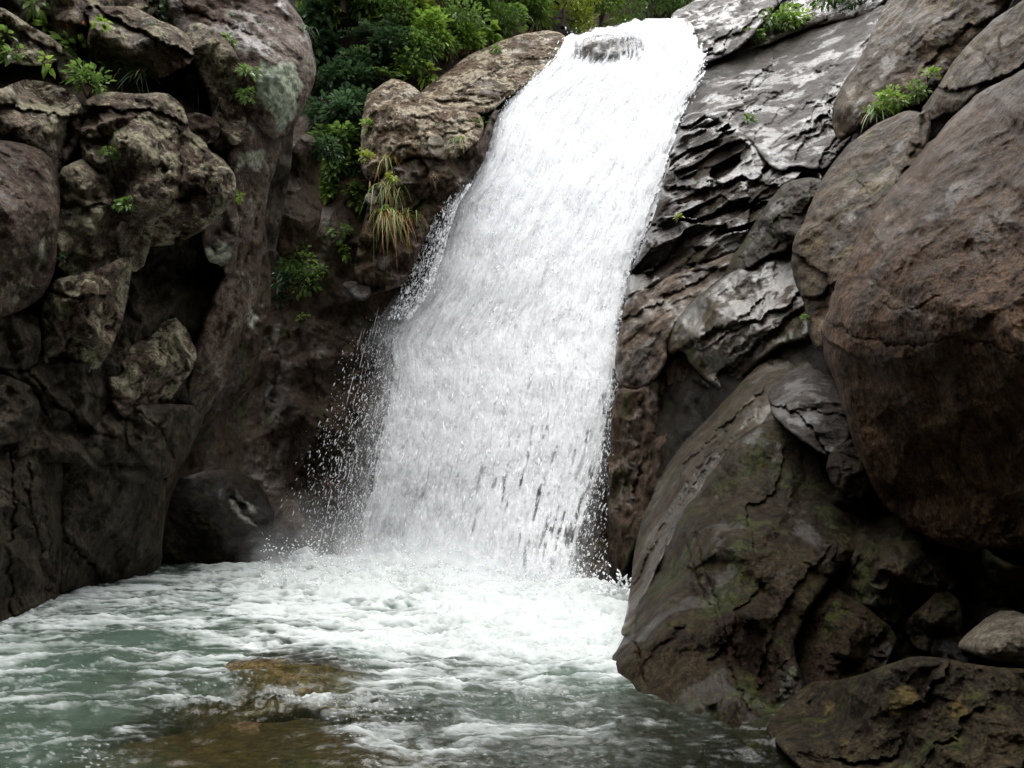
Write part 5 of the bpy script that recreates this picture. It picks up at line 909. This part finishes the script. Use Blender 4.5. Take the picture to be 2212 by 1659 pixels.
for k, (lab, px, py, r, n, L, mat) in enumerate([
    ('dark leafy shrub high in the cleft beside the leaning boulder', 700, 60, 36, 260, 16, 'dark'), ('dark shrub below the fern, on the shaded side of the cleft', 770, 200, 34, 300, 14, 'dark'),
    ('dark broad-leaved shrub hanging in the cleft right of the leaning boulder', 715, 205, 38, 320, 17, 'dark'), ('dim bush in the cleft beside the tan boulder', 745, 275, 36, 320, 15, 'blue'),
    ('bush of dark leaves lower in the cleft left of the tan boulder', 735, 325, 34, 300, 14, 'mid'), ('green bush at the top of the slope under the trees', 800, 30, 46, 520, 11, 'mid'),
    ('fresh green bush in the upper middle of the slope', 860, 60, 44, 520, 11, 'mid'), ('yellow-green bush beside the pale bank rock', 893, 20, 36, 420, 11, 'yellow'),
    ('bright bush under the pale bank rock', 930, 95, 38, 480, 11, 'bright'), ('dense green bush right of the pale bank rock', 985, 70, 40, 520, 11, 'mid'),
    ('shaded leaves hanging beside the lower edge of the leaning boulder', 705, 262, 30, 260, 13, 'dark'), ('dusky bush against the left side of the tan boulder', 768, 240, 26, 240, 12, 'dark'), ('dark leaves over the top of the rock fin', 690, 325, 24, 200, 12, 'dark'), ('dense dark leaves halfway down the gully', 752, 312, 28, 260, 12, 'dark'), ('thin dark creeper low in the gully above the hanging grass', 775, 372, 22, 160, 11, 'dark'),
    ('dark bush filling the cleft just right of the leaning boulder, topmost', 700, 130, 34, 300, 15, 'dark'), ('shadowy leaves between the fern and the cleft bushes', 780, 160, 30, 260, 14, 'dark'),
    ('dim leafy bush at the foot of the cleft beside the rock fin', 720, 375, 26, 220, 13, 'mid'), ('leafy green bush between the two ferns and the bank', 880, 150, 28, 320, 10, 'mid'), ('green bush at the top edge over the cleft', 745, 5, 40, 420, 12, 'mid'),
    ('small bush under the grasses beside the pale bank rock', 955, 112, 22, 240, 9, 'mid'), ('light bush on the bank between the grasses and the tree', 1115, 12, 36, 420, 10, 'bright'),
    ('low bright bush on the edge of the tan slab', 1005, 100, 26, 300, 10, 'bright'), ('leafy bush below the long grasses', 1080, 66, 32, 380, 11, 'mid'),
    ('bright feathery bush above the tan boulder', 905, 130, 34, 460, 10, 'mid'), ('green bush under the tree, right of the long grasses', 1140, 46, 34, 420, 10, 'mid'),
    ('bush of small leaves high on the bank over the grasses', 1030, 12, 38, 460, 11, 'mid'), ('shaded bush between the fern and the bright bush', 850, 115, 36, 400, 12, 'dark')]):
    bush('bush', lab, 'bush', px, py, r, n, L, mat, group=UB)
fern('fern', 'large fern-like plant with lobed leaves spreading over the dark cleft', 'fern', 800, 90, 9, 70, 'blue', leaf=.26)
fern('fern', 'pale lobed fern fronds just below the large fern', 'fern', 815, 128, 8, 60, 'mid', leaf=.26)
fern('fern', 'arching fern fronds over the top of the tan boulder', 'fern', 826, 172, 7, 52, 'mid', leaf=.28)
bush('plant', 'light green broad-leaved plant on top of the tan boulder', 'plant', 908, 178, 20, 60, 15, 'bright', aspect=.6, flat=(1.5, 1, .8), lift=.7)
bush('plant', 'single broad-leaved plant at the edge of the tan slab below the grasses', 'plant', 1042, 84, 16, 34, 17, 'bright', aspect=.7)
bush('plant', 'small leafy weed growing in the middle of the tan slab', 'plant', 1070, 112, 9, 40, 8, 'mid')
bush('plant', 'yellowing plant with drooping leaves hanging from the dark overhang', 'plant', 722, 45, 24, 46, 16, 'yellow', aspect=.5, droop=.9)
GT = 'long grasses on the bank'
for lab, px, py in [('long drooping grass at the left end of the grassy bank', 1010, 40), ('pale arching grass in the middle of the bank', 1052, 30), ('tall fine grass tuft right of the middle of the bank', 1096, 36), ('drooping grass at the right end of the bank', 1130, 28), ('short grass fringe under the arching grass, beside the slab', 1075, 62)]:
    grass(lab, px, py, 110, 46, 'grass', spread=12, droop=.9, dry=.08, group=GT, out=(0, -.4, .7), width=2.0)
for lab, px, py in [('matted brown dry grass on the slab edge above the tan boulder', 960, 128), ('dry brown grass below the bright feathery bush', 920, 150), ('dry grass mat at the upper edge of the tan slab', 1000, 116), ('dry grass by the crest at the right end of the bank', 1120, 70)]:
    grass(lab, px, py, 110, 20, 'dry', spread=11, droop=.5, dry=0, group='dry grass on the slab', width=1.5)
# ---- creepers and leaves in the cleft left of the fall
CP_ = 'plants clinging to the brown wall'
for lab, px, py, r, n, L, mat in [('creeper with small round leaves on the dark wall, topmost patch', 700, 398, 30, 120, 12, 'mid'), ('bright leaves on the wall left of the upper hanging grass', 722, 420, 25, 72, 14, 'bright'),
    ('small-leaved creeper on the wall beside the fin of dark rock', 640, 555, 37, 180, 9, 'mid'), ('dense cluster of small leaves under the creeper', 610, 590, 30, 160, 9, 'dark'), ('trailing small leaves low on the wall beside the flank rock', 655, 610, 30, 120, 9, 'mid'),
    ('leafy creeper trailing down the gully left of the tan boulder', 770, 300, 26, 120, 12, 'mid'), ('dark trailing leaves in the gully above the round-leaved creeper', 740, 365, 26, 110, 11, 'dark'), ('leaves over the ledge between the fin of dark rock and the hanging grass', 770, 420, 22, 70, 11, 'mid'), ('bright trailing sprigs under the leaning boulder in the gully', 690, 300, 22, 80, 12, 'mid'), ('small creeper at the foot of the gully above the shiny stone', 730, 500, 20, 60, 9, 'mid'), ('lowest patch of trailing leaves beside the flank rock', 590, 655, 22, 60, 7, 'dark'), ('sprig of yellow-green leaves on the wall below the hanging grass', 742, 545, 12, 24, 8, 'bright'), ('leaf sprig on the wall near the shiny stone', 700, 585, 11, 22, 8, 'mid'),
    ('tiny leaf sprig far down on the bare brown wall', 655, 688, 9, 16, 7, 'bright'), ('leafy sprig at the left foot of the tan boulder', 790, 340, 14, 40, 10, 'yellow'), ('bright creeper on the left side of the tan boulder', 795, 270, 10, 26, 8, 'bright')]:
    bush('plant', lab, 'plant', px, py, r, n, L, mat, aspect=.7, group=CP_, flat=(1, .5, 1), lift=.15, stems=4)
bush('plant', 'bright leafy plant sprouting over the middle hanging grass', 'plant', 848, 392, 12, 26, 11, 'yellow', aspect=.5, lift=.6)
bush('plant', 'round-leaved plant under the lowest hanging grass', 'plant', 826, 462, 20, 46, 11, 'mid', aspect=.8, lift=.2)
HG = 'hanging grass beside the fall'
for lab, px, py, n, L, dry in [('yellowing grass tuft hanging on the wall, topmost of three by the fall', 836, 342, 90, 36, .5), ('green and orange hanging grass tuft, middle of three by the fall', 838, 402, 120, 52, .35), ('long orange-tipped hanging grass, lowest of three by the fall', 836, 462, 130, 54, .55), ('ragged hanging grass right beside the lowest tuft', 872, 462, 80, 50, .6)]:
    grass(lab, px, py, n, L, 'grass', spread=12, droop=1.5, dry=dry, group=HG, fwd=.12, out=(0, -.35, .25), width=1.8)
grass('green grass tuft on the dark broken rock right of the tan boulder', 992, 300, 60, 30, 'grass', spread=6, droop=1.3, dry=.1)
grass('short grass on the rim rock below the tan slab', 1030, 262, 50, 16, 'grass', spread=9, droop=.6, dry=.1)
grass('thin dry tuft on the broken rock beside the falling water', 936, 380, 14, 26, 'dry', spread=3, droop=1.2, dry=0)
# ---- left cliff plants
for lab, px, py, r, n, L, mat, fl in [
    ('grey-green plant with orange flowers on the slanting boulder', 362, 34, 34, 170, 17, 'blue', 14), ('leafy plant in the crack between the left boulders, largest clump', 190, 152, 40, 150, 17, 'mid', 2), ('lower leaves of the clump hanging over the broad lichen boulder', 190, 205, 30, 110, 14, 'mid', 0),
    ('broad-leaved weed at the top left corner', 70, 22, 24, 60, 17, 'mid', 0), ('pale two-leaved seedling on the earth bank', 100, 68, 12, 14, 15, 'bright', 0), ('small seedling below the pale lichen stone', 96, 138, 11, 14, 13, 'bright', 0),
    ('small plant on the left frame edge above the flat slab', 2, 92, 14, 26, 15, 'mid', 0), ('leafy sprig under the flat slab near the frame edge', 40, 128, 14, 30, 11, 'mid', 0), ('sprig of tiny leaves beside the angular block', 222, 56, 9, 14, 11, 'bright', 0),
    ('small green plant in the hollow below the broad lichen boulder', 282, 450, 16, 44, 11, 'mid', 0), ('moss-like sprigs on the lower broken block', 232, 336, 15, 50, 7, 'mid', 0), ('tiny green plant stuck to the pillar rock', 511, 425, 9, 24, 9, 'bright', 0),
    ('plants in the gap beside the pale lichen patch', 540, 165, 18, 70, 9, 'mid', 0), ('small grassy plants below the pale lichen patch', 540, 215, 15, 60, 9, 'mid', 0), ('leaves over the top corner of the leaning boulder', 640, 6, 18, 46, 14, 'bright', 0), ('dark sprig at the foot of the purple-grey boulder', 128, 560, 10, 24, 8, 'dark', 0), ('small fern-like sprig high on the leaning boulder', 496, 88, 11, 26, 11, 'mid', 0)]:
    bush('plant', lab, 'plant', px, py, r, n, L, mat, group='plants on the left cliff', flowers=fl, fwd=.22, stems=5, aspect=.42 if r > 16 else .6)
grass('dark drooping grass tuft under the slanting boulder', 292, 160, 110, 52, 'grassdark', spread=11, droop=.8, dry=.08, out=(-.3, -.5, .5), fwd=.5)
grass('bright hanging grass tuft in front of the black hollow', 416, 172, 110, 58, 'grass', spread=9, droop=1.4, dry=.2, out=(0, -.5, .5), fwd=.6)
grass('fine grass at the left frame edge on the earth bank', 14, 150, 50, 40, 'grassdark', spread=9, droop=.7, dry=.1, out=(0, -.3, .8))
grass('fringe of fine grass hanging from the crown of the leaning boulder', 655, 62, 40, 34, 'grassdark', spread=8, droop=1.2, dry=0, out=(.5, -.3, .3))
# ---- right side plants
RS = 'plants on the right slabs'
for lab, px, py, r, n, L, mat in [('leafy green strip of plants on the wet slab, left half', 1680, 66, 28, 240, 9, 'mid'), ('bright leafy plants in the strip, middle of the wet slab', 1730, 44, 28, 240, 9, 'bright'), ('lowest fine-leaved plant at the tip of the strip', 1634, 94, 18, 130, 7, 'mid'), ('dark leafy plants at the top frame edge above the strip', 1800, 14, 28, 200, 9, 'mid'), ('small plants at the top edge beside the speckled boulder', 1860, 8, 26, 180, 9, 'dark'),
    ('small leafy plant in a crack of the shattered rock', 1610, 264, 12, 40, 8, 'mid'), ('green leaves in the gap behind the bright grass', 1940, 226, 24, 170, 9, 'bright'), ('fine green plants at the right end of the gap', 1978, 208, 18, 120, 8, 'mid'), ('pale flowering sprig beside the chipped rim', 2008, 170, 12, 40, 8, 'bright'), ('tiny green sprig on the dark wet rock by the fall', 1466, 468, 8, 22, 7, 'yellow'), ('moss tuft in the crack beside the glossy slab', 1748, 690, 9, 50, 5, 'mid')]:
    bush('plant', lab, 'plant', px, py, r, n, L, mat, group=RS, flat=(1.2, 1, .7), stems=5)
grass('bright arching grass tuft growing behind the rough grey boulder', 1890, 244, 60, 52, 'grass', spread=9, droop=1.0, dry=.2, out=(-.1, -.5, .8), width=3.2)
grass('dark grass clump drooping at the top frame edge above the slab', 1756, 12, 40, 34, 'grassdark', spread=4, droop=1.2, dry=.1, out=(0, -.4, .6))
